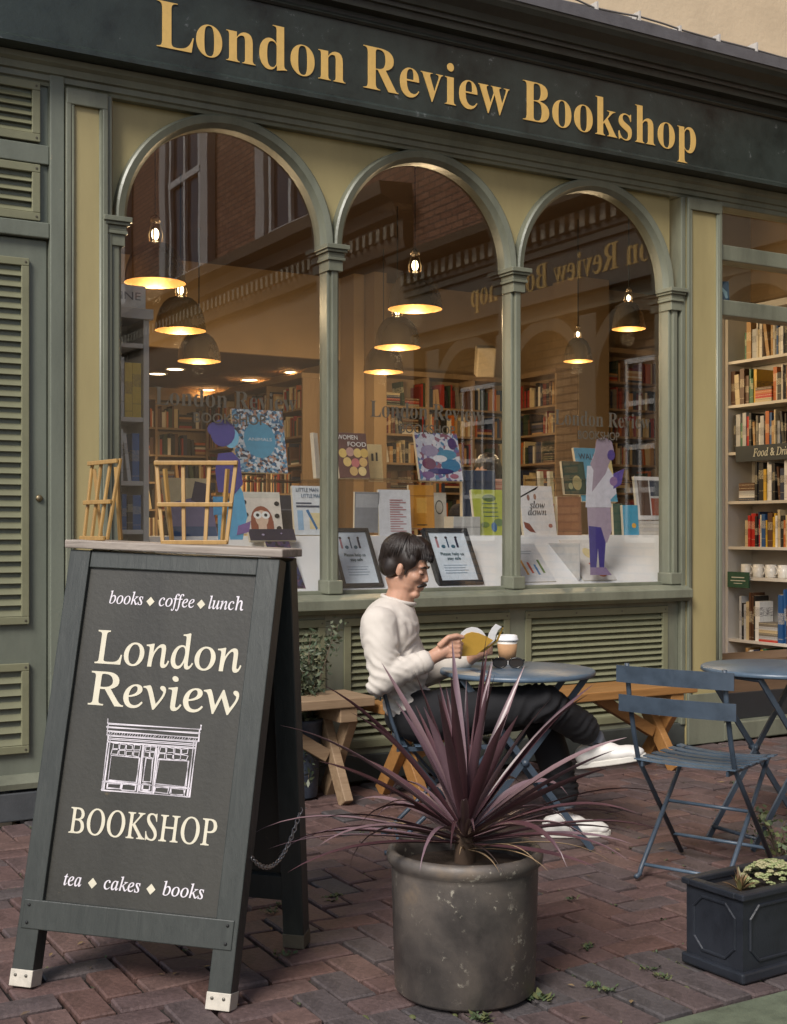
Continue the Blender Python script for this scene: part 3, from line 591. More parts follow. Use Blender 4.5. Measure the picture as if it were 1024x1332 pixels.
# pendant lamps
M_brass = paint('dark_bronze', (.30, .23, .15), .24, .12, 4, .03, metal=.72); M_inner = paint('gold_reflector', (.22, .125, .045), .35, .1, 10, .05, metal=.7)
M_bulb = emit('lamp_bulb', (1, .78, .46), 5); M_cable = flat((.01, .01, .01), .6)
def pendant(px, py, Z, dia, label, small=False, power=17):
    p = ZP(px, py, Z); k = dia / .36; t = thing('pendant_lamp', label, 'lamp', p, 0, 'pendant lamps hanging inside the shop')
    pr = [(.183, 0), (.180, .012), (.176, .05), (.166, .10), (.148, .15), (.120, .195), (.085, .225), (.05, .238)]
    if small: pr = [(.18, 0), (.17, .06), (.15, .16), (.11, .24), (.06, .28)]
    sh = MB().lathe([(r * k, z * k) for r, z in pr], 40).build('shade', M_brass, t, smooth=True)
    MB().lathe([((r - .004) * k, (z - .001) * k) for r, z in pr], 40).build('reflector', M_inner, sh, smooth=True)
    zt = pr[-1][1] * k
    cg = MB()
    for a in range(3): cg.tube([(.04 * k * math.cos(a * 2.1), .04 * k * math.sin(a * 2.1), zt), (.05 * k * math.cos(a * 2.1), .05 * k * math.sin(a * 2.1), zt + .05 * k), (.03 * k * math.cos(a * 2.1), .03 * k * math.sin(a * 2.1), zt + .12 * k)], .005 * k, 6)
    cg.build('cage', M_brass, t, smooth=True)
    MB().lathe([(.001, zt + .12 * k), (.032 * k, zt + .12 * k), (.028 * k, zt + .15 * k), (.001, zt + .17 * k)], 20).build('cap', M_brass, t, smooth=True)
    MB().ell((0, 0, zt + .05 * k), (.022 * k, .022 * k, .035 * k)).build('lamp_glow', M_bulb, t, smooth=True)
    MB().ell((0, 0, .12 * k), (.035 * k, .035 * k, .05 * k)).build('bulb', emit('soft_bulb', (1, .74, .42), 1.2), t, smooth=True)
    MB().tube([(0, 0, zt + .16 * k), (0, 0, 3.80 - p.z)], .005, 6).build('cable', M_cable, t)
    L = bpy.data.lights.new('lamp_light', 'POINT'); L.energy = power; L.color = (1, .74, .42); L.shadow_soft_size = .05; lo = bpy.data.objects.new('lamp_light', L); COL.objects.link(lo); lo.parent = t; lo.location = (0, 0, -.07)
pendant(540, 402, 8.4, .36, 'nearest bronze pendant lamp, hanging highest in the middle window'); pendant(517, 452, 9.9, .36, 'second bronze pendant lamp of three in the middle window'); pendant(499, 484, 11.4, .36, 'farthest bronze pendant lamp of three in the middle window')
pendant(202, 368, 7.5, .36, 'nearest pendant lamp at top left of the left window'); pendant(235, 430, 9.0, .36, 'second pendant lamp of three in the left window'); pendant(259, 470, 10.6, .36, 'farthest pendant lamp of three in the left window')
pendant(752, 470, 10.3, .24, 'slim dark pendant lamp hanging in the right window', True, 12); pendant(818, 428, 9.0, .24, 'added slim pendant lamp standing in for a faint reflection in the right window', True, 12)  # last lamp is added in place of a faint reflection on the glass
M_dl = emit('downlight_glow', (1, .78, .48), 6)
for q, (px, py) in enumerate(((228, 480), (325, 494), (381, 484), (205, 486), (270, 507), (345, 514))):
    t_ = (px - 512) / FPX; k = (2.976 - HC) / ((HOR - py) / FPX); p = Vector((k * (ST + t_ * CT), CY + k * (CT - t_ * ST), 2.978))
    d = thing('downlight', 'recessed ceiling downlight, %s from the front in the left window' % ordw(q + 1), 'light', p, 0, 'recessed downlights in the shop ceiling')
    MB().lathe([(.085, -.002), (.105, -.012), (.11, 0)], 28).build('rim', flat((.6, .55, .45), .4), d, smooth=True); MB().lathe([(.001, -.006), (.085, -.006)], 28).build('lens', M_dl, d)
    L = bpy.data.lights.new('downlight_beam', 'SPOT'); L.energy = 60; L.color = (1, .76, .45); L.spot_size = 2.2; L.spot_blend = .6; L.shadow_soft_size = .08; lo = bpy.data.objects.new('downlight_beam', L); COL.objects.link(lo); lo.parent = d; lo.location = (0, 0, -.03)
sp_ = ZP(631, 470, 11.9); o = tag(MB().box(-.09, .09, -.07, .07, -.14, .14).build('loudspeaker', flat((.45, .36, .24), .5), loc=sp_, bev=.015), 'small cream loudspeaker on the wall above the back bookcase', 'speaker'); o.rotation_euler = (.35, 0, -.4)

# ================================================================== window display
M_wboard = paint('white_display_board', (.72, .73, .74), .55, .04, 3, .03)
disp_base = thing('display_ledge', 'white sloping display ledge along the foot of the arched windows', 'display')
MB().runx([(.10, SILL + .005), (.46, 1.236), (.46, 1.246), (.092, SILL + .014)], 2.14, 5.575).build('sloping_board', M_wboard, disp_base)
MB().runx([(.461, 1.246), (1.15, 1.246), (1.15, 1.22), (.461, 1.22)], 2.14, 5.575).build('ledge_top', M_wboard, disp_base)
MB().box(2.14, 5.575, 1.12, 1.149, FLZ, 1.219).build('ledge_back', M_wboard, disp_base)
for x in (2.35, 3.45, 4.6): MB().box(x, x + .004, .10, .44, .99, 1.20).build('board_seam', flat((.45, .46, .47), .6), disp_base)
def panel(name, label, cat, px0, py0, px1, py1, yb, lean, col, shapes=(), th=.022, zb=None, yaw=0, texts=(), group=None, edge=None):
    """upright flat thing: bottom edge on plane y=yb at photo row py1, top edge reaching row py0"""
    xa, za = FP(px0, py1, yb); xb, _ = FP(px1, py1, yb)
    if zb is not None: za = zb
    w = xb - xa; lo, hi = .01, 2.0; a = math.radians(lean); pm = (px0 + px1) / 2
    for _ in range(40):
        H = (lo + hi) / 2; p = Vector(((xa + xb) / 2, yb + H * math.sin(a), za + H * math.cos(a)))
        if proj(p)[1] > py0: lo = H
        else: hi = H
    o = bpy.data.objects.new(name, None)
    mb = MB().box(0, w, 0, th, 0, H); me = mb.mesh(name, [col if not isinstance(col, tuple) else flat(col, .45), edge or M_page]); me.polygons.foreach_set('material_index', [1, 1, 0, 1, 1, 1])
    ob = link(name, me, None, .0015); ob.location = (xa, yb, za); ob.rotation_euler = Euler((-a, 0, math.radians(yaw)))
    tag(ob, label, cat, group)
    if shapes: sheet(shapes, frameM((0, -.0002, 0), (1, 0, 0), (0, 0, 1)), ob, w, H)
    for (tx, st, u, v, tw, size, c) in texts:
        lettering(tx, st, size * H, flat(c, .5), ob, frameM((u * w, -.0035, v * H), (1, 0, 0), (0, 0, 1)), width=tw * w, ext=.0004)
    return ob
def speckle(name, cols, scale):
    n = N(name); v = n.n('TexVoronoi'); v.inputs['Scale'].default_value = scale; n.l(n.coord(), v.inputs['Vector']); h = n.n('SeparateColor'); n.l(v.outputs['Color'], h.inputs[0])
    n.base(n.ramp(h.outputs[0], [(i / len(cols), lin(c)) for i, c in enumerate(cols)])); [setattr(e, 'position', e.position) for e in []]; n.rough(.4)
    for nd in n.t.nodes:
        if nd.type == 'VALTORGB': nd.color_ramp.interpolation = 'CONSTANT'
    return n.m
T1, T2 = 1.246, 1.59
C = lin
panel('picture_book', 'large blue ANIMALS picture book with swirling speckled border', 'book', 308, 533, 375, 614, .66, 12, speckle('animals_cover', [(70, 130, 170), (190, 205, 215), (50, 60, 80), (120, 170, 200), (180, 140, 120), (225, 230, 235), (60, 110, 150)], 70), [('e', .5, .52, .31, .29, C((90, 165, 200)))], texts=[('ANIMALS', 'N', .27, .50, .46, .07, (.75, .85, .9))])
panel('picture_book', 'book with a violet landscape cover behind the wooden rack', 'book', 222, 622, 284, 699, .50, 24, C((120, 115, 150)), [('p', [(0, .55), (1, .75), (1, 1), (0, 1)], C((205, 190, 150))), ('p', [(.55, .62), (1, .5), (1, .9), (.7, .95)], C((48, 45, 70))), ('r', .02, .02, .98, .18, C((60, 90, 130)))])
panel('picture_book', 'white book with black dots and a brown-haired face on its cover', 'book', 316, 640, 369, 694, .50, 14, C((228, 220, 208)), [('r', 0, .86, 1, 1, C((215, 212, 200))), ('e', .5, .30, .27, .36, C((150, 84, 60))), ('r', .22, 0, .78, .3, C((150, 84, 60))), ('e', .5, .36, .16, .2, C((225, 195, 170))), ('r', .40, 0, .60, .25, C((225, 195, 170))), ('e', .40, .44, .10, .09, C((245, 245, 240))), ('e', .60, .44, .10, .09, C((245, 245, 240))), ('e', .40, .44, .04, .04, C((20, 20, 20))), ('e', .60, .44, .04, .04, C((20, 20, 20)))] + [('e', u, v, .06, .055, C((22, 22, 24))) for u, v in ((.1, .75), (.12, .45), (.1, .15), (.9, .72), (.88, .42), (.9, .12))])
panel('picture_book', 'navy book standing behind the dotted face book', 'book', 362, 644, 388, 694, .62, 10, C((38, 44, 62)), [('r', .1, .6, .9, .64, C((90, 96, 110)))])
panel('paperback', 'dark starry paperback lying low beside the dotted book', 'book', 326, 688, 386, 703, .34, 30, C((44, 40, 62)), [('e', .3, .5, .03, .08, C((180, 170, 200))), ('e', .7, .6, .02, .06, C((160, 150, 190)))])
panel('picture_book', 'white picture book with blue hand lettering at the left window edge', 'book', 384, 632, 424, 696, .50, 9, C((214, 220, 224)), [('r', .12, .1, .3, .5, C((150, 185, 215))), ('r', .5, .12, .9, .45, C((220, 205, 160))), ('p', [(.4, .5), (.7, .1), (.75, .14), (.48, .52)], C((50, 110, 160))), ('r', .1, .56, .85, .60, C((60, 70, 90))), ('r', .1, .63, .6, .66, C((60, 70, 90)))], texts=[('LITTLE MAN', 'N', .12, .88, .72, .11, (.05, .09, .16)), ('LITTLE MAN', 'N', .28, .76, .66, .11, (.04, .12, .22))])
panel('magazine', 'dark galaxy patterned magazine low behind the sandwich board', 'magazine', 366, 704, 398, 766, .105, 40, speckle('galaxy_cover', [(30, 26, 50), (60, 50, 90), (20, 20, 34), (90, 60, 90), (40, 50, 90)], 60))
panel('paperback', 'white paperback standing edge-on left of the food book', 'book', 412, 563, 423, 622, .66, 5, C((225, 222, 214)), yaw=35)
panel('cookbook', 'WOMEN FOOD book with yellow fruit on its cover', 'book', 442, 563, 482, 622, .66, 12, C((96, 62, 60)), [('e', u, v, .13, .10, C(c)) for u, v, c in ((.18, .55, (222, 190, 110)), (.42, .58, (190, 150, 140)), (.66, .56, (225, 195, 120)), (.88, .56, (215, 180, 100)), (.3, .36, (220, 190, 120)), (.56, .34, (190, 110, 110)), (.82, .36, (215, 175, 110)), (.48, .16, (205, 170, 110)), (.76, .16, (225, 200, 140)))] , texts=[('WOMEN', 'N', .04, .85, .66, .14, (.85, .83, .8)), ('FOOD', 'N', .36, .70, .60, .14, (.85, .83, .8))])
panel('card', 'cream card with three tiny figures behind the food book', 'card', 480, 578, 499, 626, .80, 6, C((212, 190, 140)), [('r', .25, .55, .4, .75, C((30, 30, 30))), ('r', .55, .55, .68, .78, C((40, 30, 30)))], th=.006)
panel('picture_book', 'white comic book with violet and blue cartoon scenes', 'book', 547, 563, 603, 625, .66, 14, speckle('comic_cover', [(205, 208, 222), (215, 218, 228), (120, 110, 160), (200, 204, 220), (90, 140, 175), (210, 212, 222), (150, 100, 120), (225, 226, 232)], 45), [('e', .3, .62, .2, .12, C((160, 150, 180))), ('e', .7, .55, .22, .10, C((90, 150, 180))), ('e', .25, .35, .16, .12, C((120, 70, 100))), ('e', .75, .32, .22, .14, C((70, 130, 170))), ('e', .5, .2, .3, .06, C((60, 60, 120))), ('e', .85, .78, .1, .12, C((90, 70, 120))), ('e', .2, .12, .14, .07, C((130, 100, 150))), ('e', .52, .46, .16, .07, C((235, 235, 240))), ('e', .8, .1, .1, .05, C((170, 110, 130)))])
panel('hardback', 'grey hardback with a plain jacket right of the left column', 'book', 461, 640, 491, 693, .54, -2, C((128, 132, 138)), [('r', .05, .62, .95, .95, C((165, 168, 172)))], yaw=-6)
panel('paperback', 'white paperback with small pink print on its cover', 'book', 494, 637, 533, 699, .50, 6, C((216, 218, 222)), [('r', .35, .12 + .05 * q, .35 + .5 * (1 - .2 * (q % 3)), .14 + .05 * q, C((175, 120, 125))) for q in range(14)], yaw=-8)
panel('hardback', 'mustard gold hardback behind the reading man', 'book', 533, 631, 564, 687, .60, 4, C((190, 130, 40)), [('r', .3, .35, .7, .7, C((205, 155, 70))), ('r', .3, .06, .7, .09, C((80, 55, 20))), ('r', 0, .74, 1, .76, C((150, 100, 30)))], yaw=-6)
panel('paperback', 'off-white paperback with a round line drawing beside the mustard book', 'book', 561, 641, 582, 688, .70, 4, C((200, 196, 186)), [('e', .55, .6, .25, .2, C((90, 88, 84))), ('e', .55, .6, .2, .16, C((196, 192, 182)))])
panel('hardback', 'thick navy hardback standing at an angle beside the lime book', 'book', 602, 612, 640, 675, .70, 2, C((46, 56, 76)), [('r', .2, .4, .8, .43, C((120, 125, 140)))], th=.05, yaw=-14)
panel('paperback', 'pale pink paperback peeking out above the lime green book', 'book', 641, 623, 662, 650, .80, 6, C((205, 160, 140)), [('r', .15, .1 + .2 * q, .85, .15 + .2 * q, C((180, 110, 95))) for q in range(4)])
panel('picture_book', 'lime green book with blue ornament left of the second column', 'book', 620, 637, 664, 698, .50, 12, C((168, 176, 72)), [('e', .5, .82, .2, .08, C((90, 110, 70)))] + [('r', .28, .42 + .09 * q, .72, .44 + .09 * q, C((70, 100, 90))) for q in range(4)] + [('e', .3, .25, .12, .06, C((110, 130, 70))), ('e', .7, .3, .15, .08, C((100, 125, 80))), ('e', .55, .2, .08, .1, C((50, 100, 150)))])
panel('picture_book', 'white slow down book with a butterfly on its cover', 'book', 682, 632, 725, 697, .50, 11, C((226, 224, 222)), [('p', [(0, .78), (.5, .92), (.6, 1), (.55, .95), (.3, .88), (0, .75)], C((40, 40, 44))), ('p', [(.03, .28), (.2, .24), (.36, .06), (.2, .08), (.06, .16)], C((140, 80, 66))), ('e', .25, .76, .04, .06, C((150, 110, 96))), ('e', .45, .78, .04, .06, C((170, 130, 110))), ('e', .83, .2, .06, .04, C((160, 100, 90)))], texts=[('slow', 'I', .26, .55, .46, .2, (.03, .03, .03)), ('down', 'I', .18, .41, .56, .2, (.03, .03, .03))])
panel('paperback', 'bright blue paperback just behind the slow down book', 'book', 710, 640, 721, 696, .62, 8, C((80, 160, 200)))
panel('hardback', 'plain brown hardback beside the slow down book', 'book', 726, 646, 757, 698, .56, 2, C((150, 104, 74)), [('r', 0, .12, 1, .14, C((120, 80, 56)))], th=.03)
panel('picture_book', 'dark green floral book above the brown hardback', 'book', 735, 600, 764, 643, .80, 10, C((40, 66, 58)), [('r', .08, .06, .92, .94, C((54, 80, 68))), ('e', .6, .35, .2, .22, C((190, 180, 130))), ('e', .3, .25, .1, .1, C((160, 170, 130)))])
panel('picture_book', 'sky blue WALK book behind the headscarf figure', 'book', 757, 583, 804, 652, .80, 14, C((96, 170, 205)), [('p', [(.5, .1), (1, .5), (1, 1), (.9, .7)], C((225, 210, 150)))], texts=[('WALK', 'N', .10, .78, .5, .16, (.04, .06, .1))])
panel('paperback', 'dark green paperback right of the headscarf figure', 'book', 799, 655, 812, 698, .56, 4, C((74, 98, 86)))
panel('paperback', 'small blue paperback with an orange sun', 'book', 812, 657, 832, 698, .52, 5, C((70, 160, 200)), [('e', .68, .35, .14, .08, C((230, 180, 80)))])
panel('magazine', 'white bordered magazine with dark photographs at the right edge', 'magazine', 830, 620, 865, 676, .70, 8, C((212, 212, 214)), [('r', .1, .1, .5, .9, C((90, 70, 60))), ('r', .55, .1, .92, .5, C((150, 70, 50))), ('r', .55, .55, .92, .9, C((60, 70, 90)))])
for q in range(4):
    x, z = FP(848, 697, .55); ob = MB().box(-.12, .12, -.09, .09, 0, .022).build('magazine', flat((.6, .6, .6) if q % 2 else (.7, .69, .66), .5), loc=(x, .66, T1 + .001 + q * .023), rz=rnd.uniform(-.08, .08)); tag(ob, 'white magazine, %s from the bottom of the stack by the right post' % ordw(q + 1), 'magazine', 'stacked magazines in the right window')
panel('card', 'white card printed with four coloured crayons', 'card', 681, 707, 724, 765, .104, 45, C((205, 208, 212)), zb=.986, shapes=[('r', .25 + .17 * q, .18 + (q % 2) * .04, .31 + .17 * q, .56 - (q % 3) * .06, C(c)) for q, c in enumerate(((205, 150, 70), (180, 80, 60), (60, 120, 170), (80, 120, 60)))] + [('r', .2, .78, .75, .80, C((170, 175, 180))), ('r', .2, .72, .7, .735, C((170, 175, 180)))], th=.005)
panel('card', 'white card with orange scissors at the feet of the headscarf figure', 'card', 760, 702, 803, 765, .104, 45, C((210, 208, 206)), zb=.986, shapes=[('e', .62, .66, .15, .13, C((210, 195, 150))), ('p', [(.45, .42), (.6, .42), (.55, .16), (.5, .16)], C((185, 100, 60))), ('e', .66, .18, .15, .10, C((185, 110, 70))), ('e', .66, .18, .10, .06, C((205, 203, 200)))], th=.005)
for q in range(2):
    panel('paperback', 'cream paperback edge-on behind the slow down book, %s' % ('nearer the column' if q == 0 else 'nearer the dark green book'), 'book', 704 + q * 13, 613, 712 + q * 13, 655, .85, 3, C((214, 204, 160)), yaw=25)
panel('box_file', 'white box with pale print beside the navy hardback', 'box', 590, 672, 625, 698, .48, 0, C((190, 190, 186)), [('r', 0, .45, 1, .5, C((150, 150, 148)))], th=.1)
for q, (a_, b_, wh) in enumerate(((446, 499, 'left of the reading man'), (571, 629, 'right of the reading man'))):
    ob = panel('framed_notice', 'black framed Please help us stay safe notice %s' % wh, 'notice', a_, 688, b_, 766, .100, 30, C((28, 32, 38)), zb=.980, shapes=[('r', .085, .06, .915, .94, C((205, 216, 226)))] + [('r', .22 + .22 * k + .02 * (k % 2), .66, .27 + .22 * k, .82, C(c)) for k, c in enumerate(((160, 110, 120), (40, 70, 100), (36, 40, 66)))] + [('e', .25 + .22 * k, .84, .03, .022, C((40, 36, 44))) for k in range(3)] + [('e', .36 + .22 * k, .68, .045, .03, C((60, 100, 120))) for k in range(2)] + [('r', .24, .34 - .045 * k, .76 - .05 * (k % 2), .352 - .045 * k, C((165, 180, 195))) for k in range(4)], th=.02, edge=flat((.014, .016, .02), .4))
    me = ob.data; w = max(v.co.x for v in me.vertices); H = max(v.co.z for v in me.vertices)
    for tx, u, v, tw in (('Please help us', .24, .52, .52), ('stay safe', .36, .44, .30)): lettering(tx, 'N', .075 * H, flat(lin((40, 80, 90)), .5), ob, frameM((u * w, -.0045, v * H), (1, 0, 0), (0, 0, 1)), width=tw * w, ext=.0003, off=.01)
    fr = MB(); fw_ = .085 * w
    fr.box(0, w, -.012, 0, 0, fw_).box(0, w, -.012, 0, H - fw_, H).box(0, fw_, -.0119, 0, fw_, H - fw_).box(w - fw_, w, -.0119, 0, fw_, H - fw_); fr.build('frame', flat((.016, .02, .026), .35), ob, bev=.002)
# clear shelves that carry the upper row
for (a_, b_) in ((300, 428), (440, 660), (700, 860)):
    x0, _ = FP(a_, 620, .66); x1, _ = FP(b_, 620, .66)
    t = thing('acrylic_shelf', 'clear acrylic riser shelf in the %s window' % ('left' if a_ < 400 else 'middle' if a_ < 600 else 'right'), 'shelf', (x0, .58, T1), 0, 'clear acrylic display shelves')
    zt = FP((a_ + b_) / 2, 624, .66)[1] - T1
    MB().box(0, x1 - x0, 0, .34, zt - .008, zt).build('shelf_top', M_acryl, t)
    for u in (.01, x1 - x0 - .016): MB().box(u, u + .006, .02, .32, 0, zt - .0085).build('leg', M_acryl, t)
# shop name and figures applied to the glass
M_vin = flat((.085, .072, .052), .7, name='frosted_vinyl')
for q, (pa, pb, py, ba, bb, by, wn) in enumerate(((202, 386, 530, 252, 346, 542, 'left'), (482, 628, 546, 520, 592, 557, 'middle'), (722, 846, 556, 752, 806, 567, 'right'))):
    x0, z0 = FP(pa, py - 4, .057); x1, _ = FP(pb, py, .057); t = thing('window_lettering', 'faint London Review Bookshop lettering on the %s window' % wn, 'lettering', (x0, .0572, z0), 0, 'shop name lettering on the windows')
    lettering('London Review', 'B', .125, M_vin, t, frameM((0, 0, 0), (1, 0, 0), (0, 0, 1)), width=x1 - x0, ext=.0004, off=-.004, name='shop_name')
    xa, _ = FP(ba, by, .057); xb, _ = FP(bb, by, .057); lettering('BOOKSHOP', 'N', .068, M_vin, t, frameM((xa - x0, 0, -.075), (1, 0, 0), (0, 0, 1)), width=xb - xa, ext=.0004, off=.012, name='shop_word')
def decal(name, label, parts, ref):
    x0, z0 = FP(ref[0], ref[1], .066); t = thing(name, label, 'window sticker', (x0, .0665, z0))
    for i, (nm, pts, c) in enumerate(parts):
        pl = [(FP(px, py, .066)[0] - x0, FP(px, py, .066)[1] - z0) for px, py in pts]
        MB().prism(pl, -.0002 - .0003 * i, .0006).build(nm, flat(C(c), .6), t)
def circ(cx, cy, rx, ry, n=16): return [(cx + rx * math.cos(2 * PI * i / n), cy + ry * math.sin(2 * PI * i / n)) for i in range(n)]
decal('window_figure', 'blue and violet printed woman with a hair bun on the left window', [
    ('legs', [(283, 652), (312, 652), (318, 690), (316, 702), (300, 702), (297, 690), (294, 702), (284, 702)], (90, 165, 205)), ('arm', [(304, 618), (316, 640), (322, 672), (318, 688), (310, 680), (302, 640)], (90, 170, 210)),
    ('face', circ(301, 570, 10, 13), (120, 185, 215)), ('hair', circ(290, 563, 16, 18), (70, 66, 140)), ('bun', circ(279, 558, 9, 9), (70, 66, 140)),
    ('jumper', [(284, 590), (302, 588), (312, 598), (316, 630), (306, 642), (284, 640), (280, 612)], (72, 66, 142)), ('bag', [(277, 646), (296, 646), (298, 668), (278, 670)], (60, 140, 185)), ('book', [(310, 684), (326, 678), (324, 692), (308, 696)], (130, 100, 160))], (300, 702))
decal('window_figure', 'lilac printed woman in a headscarf reading on the right window', [
    ('skirt', [(764, 660), (794, 660), (796, 690), (790, 706), (766, 700)], (176, 160, 176)), ('trousers', [(766, 684), (782, 686), (788, 706), (786, 738), (780, 738), (778, 712), (776, 738), (768, 738)], (70, 62, 140)), ('shoes', [(768, 738), (788, 738), (796, 748), (768, 748)], (150, 130, 165)),
    ('jumper', [(764, 606), (790, 606), (800, 622), (802, 642), (794, 650), (796, 660), (762, 660)], (216, 214, 222)), ('headscarf', [(776, 572), (786, 568), (796, 574), (799, 588), (792, 604), (788, 616), (770, 640), (772, 612), (768, 604), (774, 588)], (166, 150, 164)), ('face', circ(795, 592, 5, 7), (90, 74, 140)), ('book', [(798, 616), (812, 610), (808, 630), (798, 636)], (96, 80, 156)), ('hand', circ(798, 626, 5, 6), (150, 120, 160))], (780, 748))
decal('window_poster', 'blue poster behind the transom pane above the doorway', [('poster', [(936, 366), (948, 366), (949, 392), (936, 390)], (52, 92, 120)), ('figure', [(938, 372), (946, 380), (947, 388), (944, 388), (941, 380), (937, 378)], (150, 190, 200))], (942, 390))
x0, z0 = FP(158, 442, .365); sg = tag(MB().box(0, .17, 0, .008, 0, .11).build('shelf_sign', flat((.68, .67, .63), .5), loc=(x0 - .05, .356, FLZ + 2.272)), 'white printed sign on top of the narrow window shelf', 'sign'); lettering('INE', 'N', .055, flat((.2, .2, .2), .5), sg, frameM((.045, -.0015, .038), (1, 0, 0), (0, 0, 1)), width=.10, ext=.0004)

# ================================================================== sandwich board
M_brd = wood('board_frame_paint', (.020, .024, .022), (.038, .043, .039), 2, .42, wear=((.20, .19, .16), .735))
M_pan = paint('board_panel_paint', (.027, .026, .021), .45, .28, 5, .15, wear=((.085, .065, .035), .66), streak=True)
M_tx = paint('cream_sign_paint', (.58, .54, .42), .6, .06, 20, .1); M_ch = paint('chalk_white_paint', (.66, .62, .66), .7, .12, 40, .1); M_edge = wood('bare_worn_wood', (.16, .13, .11), (.40, .35, .30), 0, .7)
ab = thing('sandwich_board', 'tall dark grey A-frame sandwich board lettered London Review Bookshop', 'sandwich board', W(-.668, 3.745), math.radians(-17) - TH)
AH, AW, AD, AT = 1.218, .335, .285, .045
def leafpt(sg):
    b0 = Vector((0, sg * AD, 0)); t0 = Vector((0, sg * AT, AH)); d = (t0 - b0); L = d.length; d.normalize(); nrm = Vector((1, 0, 0)).cross(d) * (-1 if sg > 0 else 1)
    if nrm.y * sg < 0: nrm = -nrm
    def f(u, v, w=0):
        p = b0 + Vector((u, 0, 0)) + d * v + nrm * w
        p.z *= 1 + .010 * (-u / AW); p.x += .050 * p.z / AH; return p                    # the paving falls a little to the right
    return f, L
for sg, nm in ((-1, 'front_leaf'), (1, 'back_leaf')):
    f, L = leafpt(sg)
    def slab(mb, u0, u1, v0, v1, w0, w1):
        vs = [f(u, v, w) for w in (w0, w1) for v in (v0, v1) for u in (u0, u1)]; mb.add(vs, [(0, 2, 3, 1), (4, 5, 7, 6), (0, 1, 5, 4), (2, 6, 7, 3), (0, 4, 6, 2), (1, 3, 7, 5)]); return mb
    lf = slab(MB(), -AW + .05, AW - .05, .19, L - .04, -.010, .004).build(nm, M_pan, ab)
    for u0, u1 in ((-AW, -AW + .068), (AW - .068, AW)):
        lg = slab(MB(), u0, u1, .002, L - .012, -.034, .018).build('leg', M_brd, lf, bev=.003)
        sh = slab(MB(), u0 - .0015, u1 + .0015, .0, .046, -.0355, .0195).build('foot_cap', paint('worn_white_foot', (.50, .46, .39), .6, .15, 30, .2) if sg < 0 else flat((.10, .085, .06), .7), lg, bev=.002)
        if sg < 0:
            for uu in (.016, .05): 
                s3 = MB(); p = f(u0 + uu, .030, .0197); s3.ell(p, (.005, .003, .005)); s3.build('screw', flat((.15, .14, .12), .4, .6), sh)
    slab(MB(), -AW + .0685, AW - .0685, L - .062, L - .013, -.030, .014).build('top_rail', M_brd, lf, bev=.003)
    slab(MB(), -AW + .012, AW - .012, .155, .235, -.030, .0215 if sg < 0 else .0125).build('bottom_rail', M_brd, lf, bev=.003)
    if sg < 0:
        FW = AW - .07                                           # half width of the panel
        def fr(u, v): 
            o = f(u, v, .0045); ux = (f(u + .1, v, .0045) - o); uy = (f(u, v + .1, .0045) - o); return frameM(o, ux, uy)
        V0, V1 = .235, L - .062; PH = V1 - V0
        def line(txt, st, u0, wdt, vfrac, size, mat, off=0, shear=0, nm_='lettering'): lettering(txt, st, size, mat, lf, fr(u0, V0 + vfrac * PH), width=wdt, ext=.0008, off=off, shear=shear, name=nm_)
        def dia(u, v, s): 
            M_ = fr(u, v); MB().add([M_ @ Vector(q) for q in ((-s, 0, .001), (0, -s * 1.05, .001), (s, 0, .001), (0, s * 1.05, .001))], [(0, 1, 2, 3)]).build('diamond', M_tx, lf)
        line('books', 'I', -.190, .108, .893, .052, M_ch, .006, -.10); line('coffee', 'I', -.030, .112, .893, .052, M_ch, .006, -.10); line('lunch', 'I', .128, .108, .893, .052, M_ch, .006, -.10)
        dia(-.057, V0 + .905 * PH, .013); dia(.104, V0 + .905 * PH, .013)
        line('London', 'I', -.212, .462, .708, .138, M_tx, .006, -.26); line('Review', 'I', -.216, .470, .582, .138, M_tx, .006, -.26)
        line('BOOKSHOP', 'I', -.222, .456, .200, .102, M_tx, .006, -.26)
        line('tea', 'I', -.215, .056, .048, .053, M_ch, .006, -.10); line('cakes', 'I', -.088, .112, .048, .053, M_ch, .006, -.10); line('books', 'I', .095, .122, .048, .053, M_ch, .006, -.10)
        dia(-.124, V0 + .061 * PH, .014); dia(.058, V0 + .061 * PH, .014)
        dw = MB(); Md = fr(-.135, V0 + .332 * PH) @ Matrix.Diagonal((1.1, .93, 1, 1)); rr = random.Random(3)
        def ln(x0, y0, x1, y1, w=.0022, rep=2):
            for _ in range(rep):
                j = lambda: rr.uniform(-.0022, .0022); a = Vector((x0 + j(), y0 + j(), .001)); b = Vector((x1 + j(), y1 + j(), .001)); d = (b - a).normalized(); n_ = Vector((-d.y, d.x, 0)) * (w / 2)
                dw.add([Md @ (a + n_), Md @ (a - n_), Md @ (b - n_), Md @ (b + n_)], [(0, 1, 2, 3)])
        def rc(x0, y0, x1, y1, **k): ln(x0, y0, x1, y0, **k); ln(x1, y0, x1, y1, **k); ln(x1, y1, x0, y1, **k); ln(x0, y1, x0, y0, **k)
        rc(0, 0, .25, .165); rc(-.006, .165, .256, .20); ln(-.008, .19, .258, .19); ln(-.006, .178, .256, .178); ln(0, .155, .25, .155); ln(.0, .145, .25, .145); ln(-.008, .2, -.008, .215); ln(.258, .2, .258, .215)
        for q in range(34): ln(q * .0075, .168, q * .0075 + .003, .176, .0012, 1)
        rc(.016, .03, .098, .105); rc(.152, .03, .236, .105); rc(.108, .005, .143, .14); rc(.116, .035, .136, .105); rc(.116, .01, .136, .028)
        for x0, n_ in ((.016, 4), (.110, 2), (.152, 4)):
            w_ = .082 if n_ == 4 else .032
            for a in range(n_):
                for b in range(2): rc(x0 + a * w_ / n_, .108 + b * .018, x0 + (a + .85) * w_ / n_, .123 + b * .018, rep=1, w=.0018)
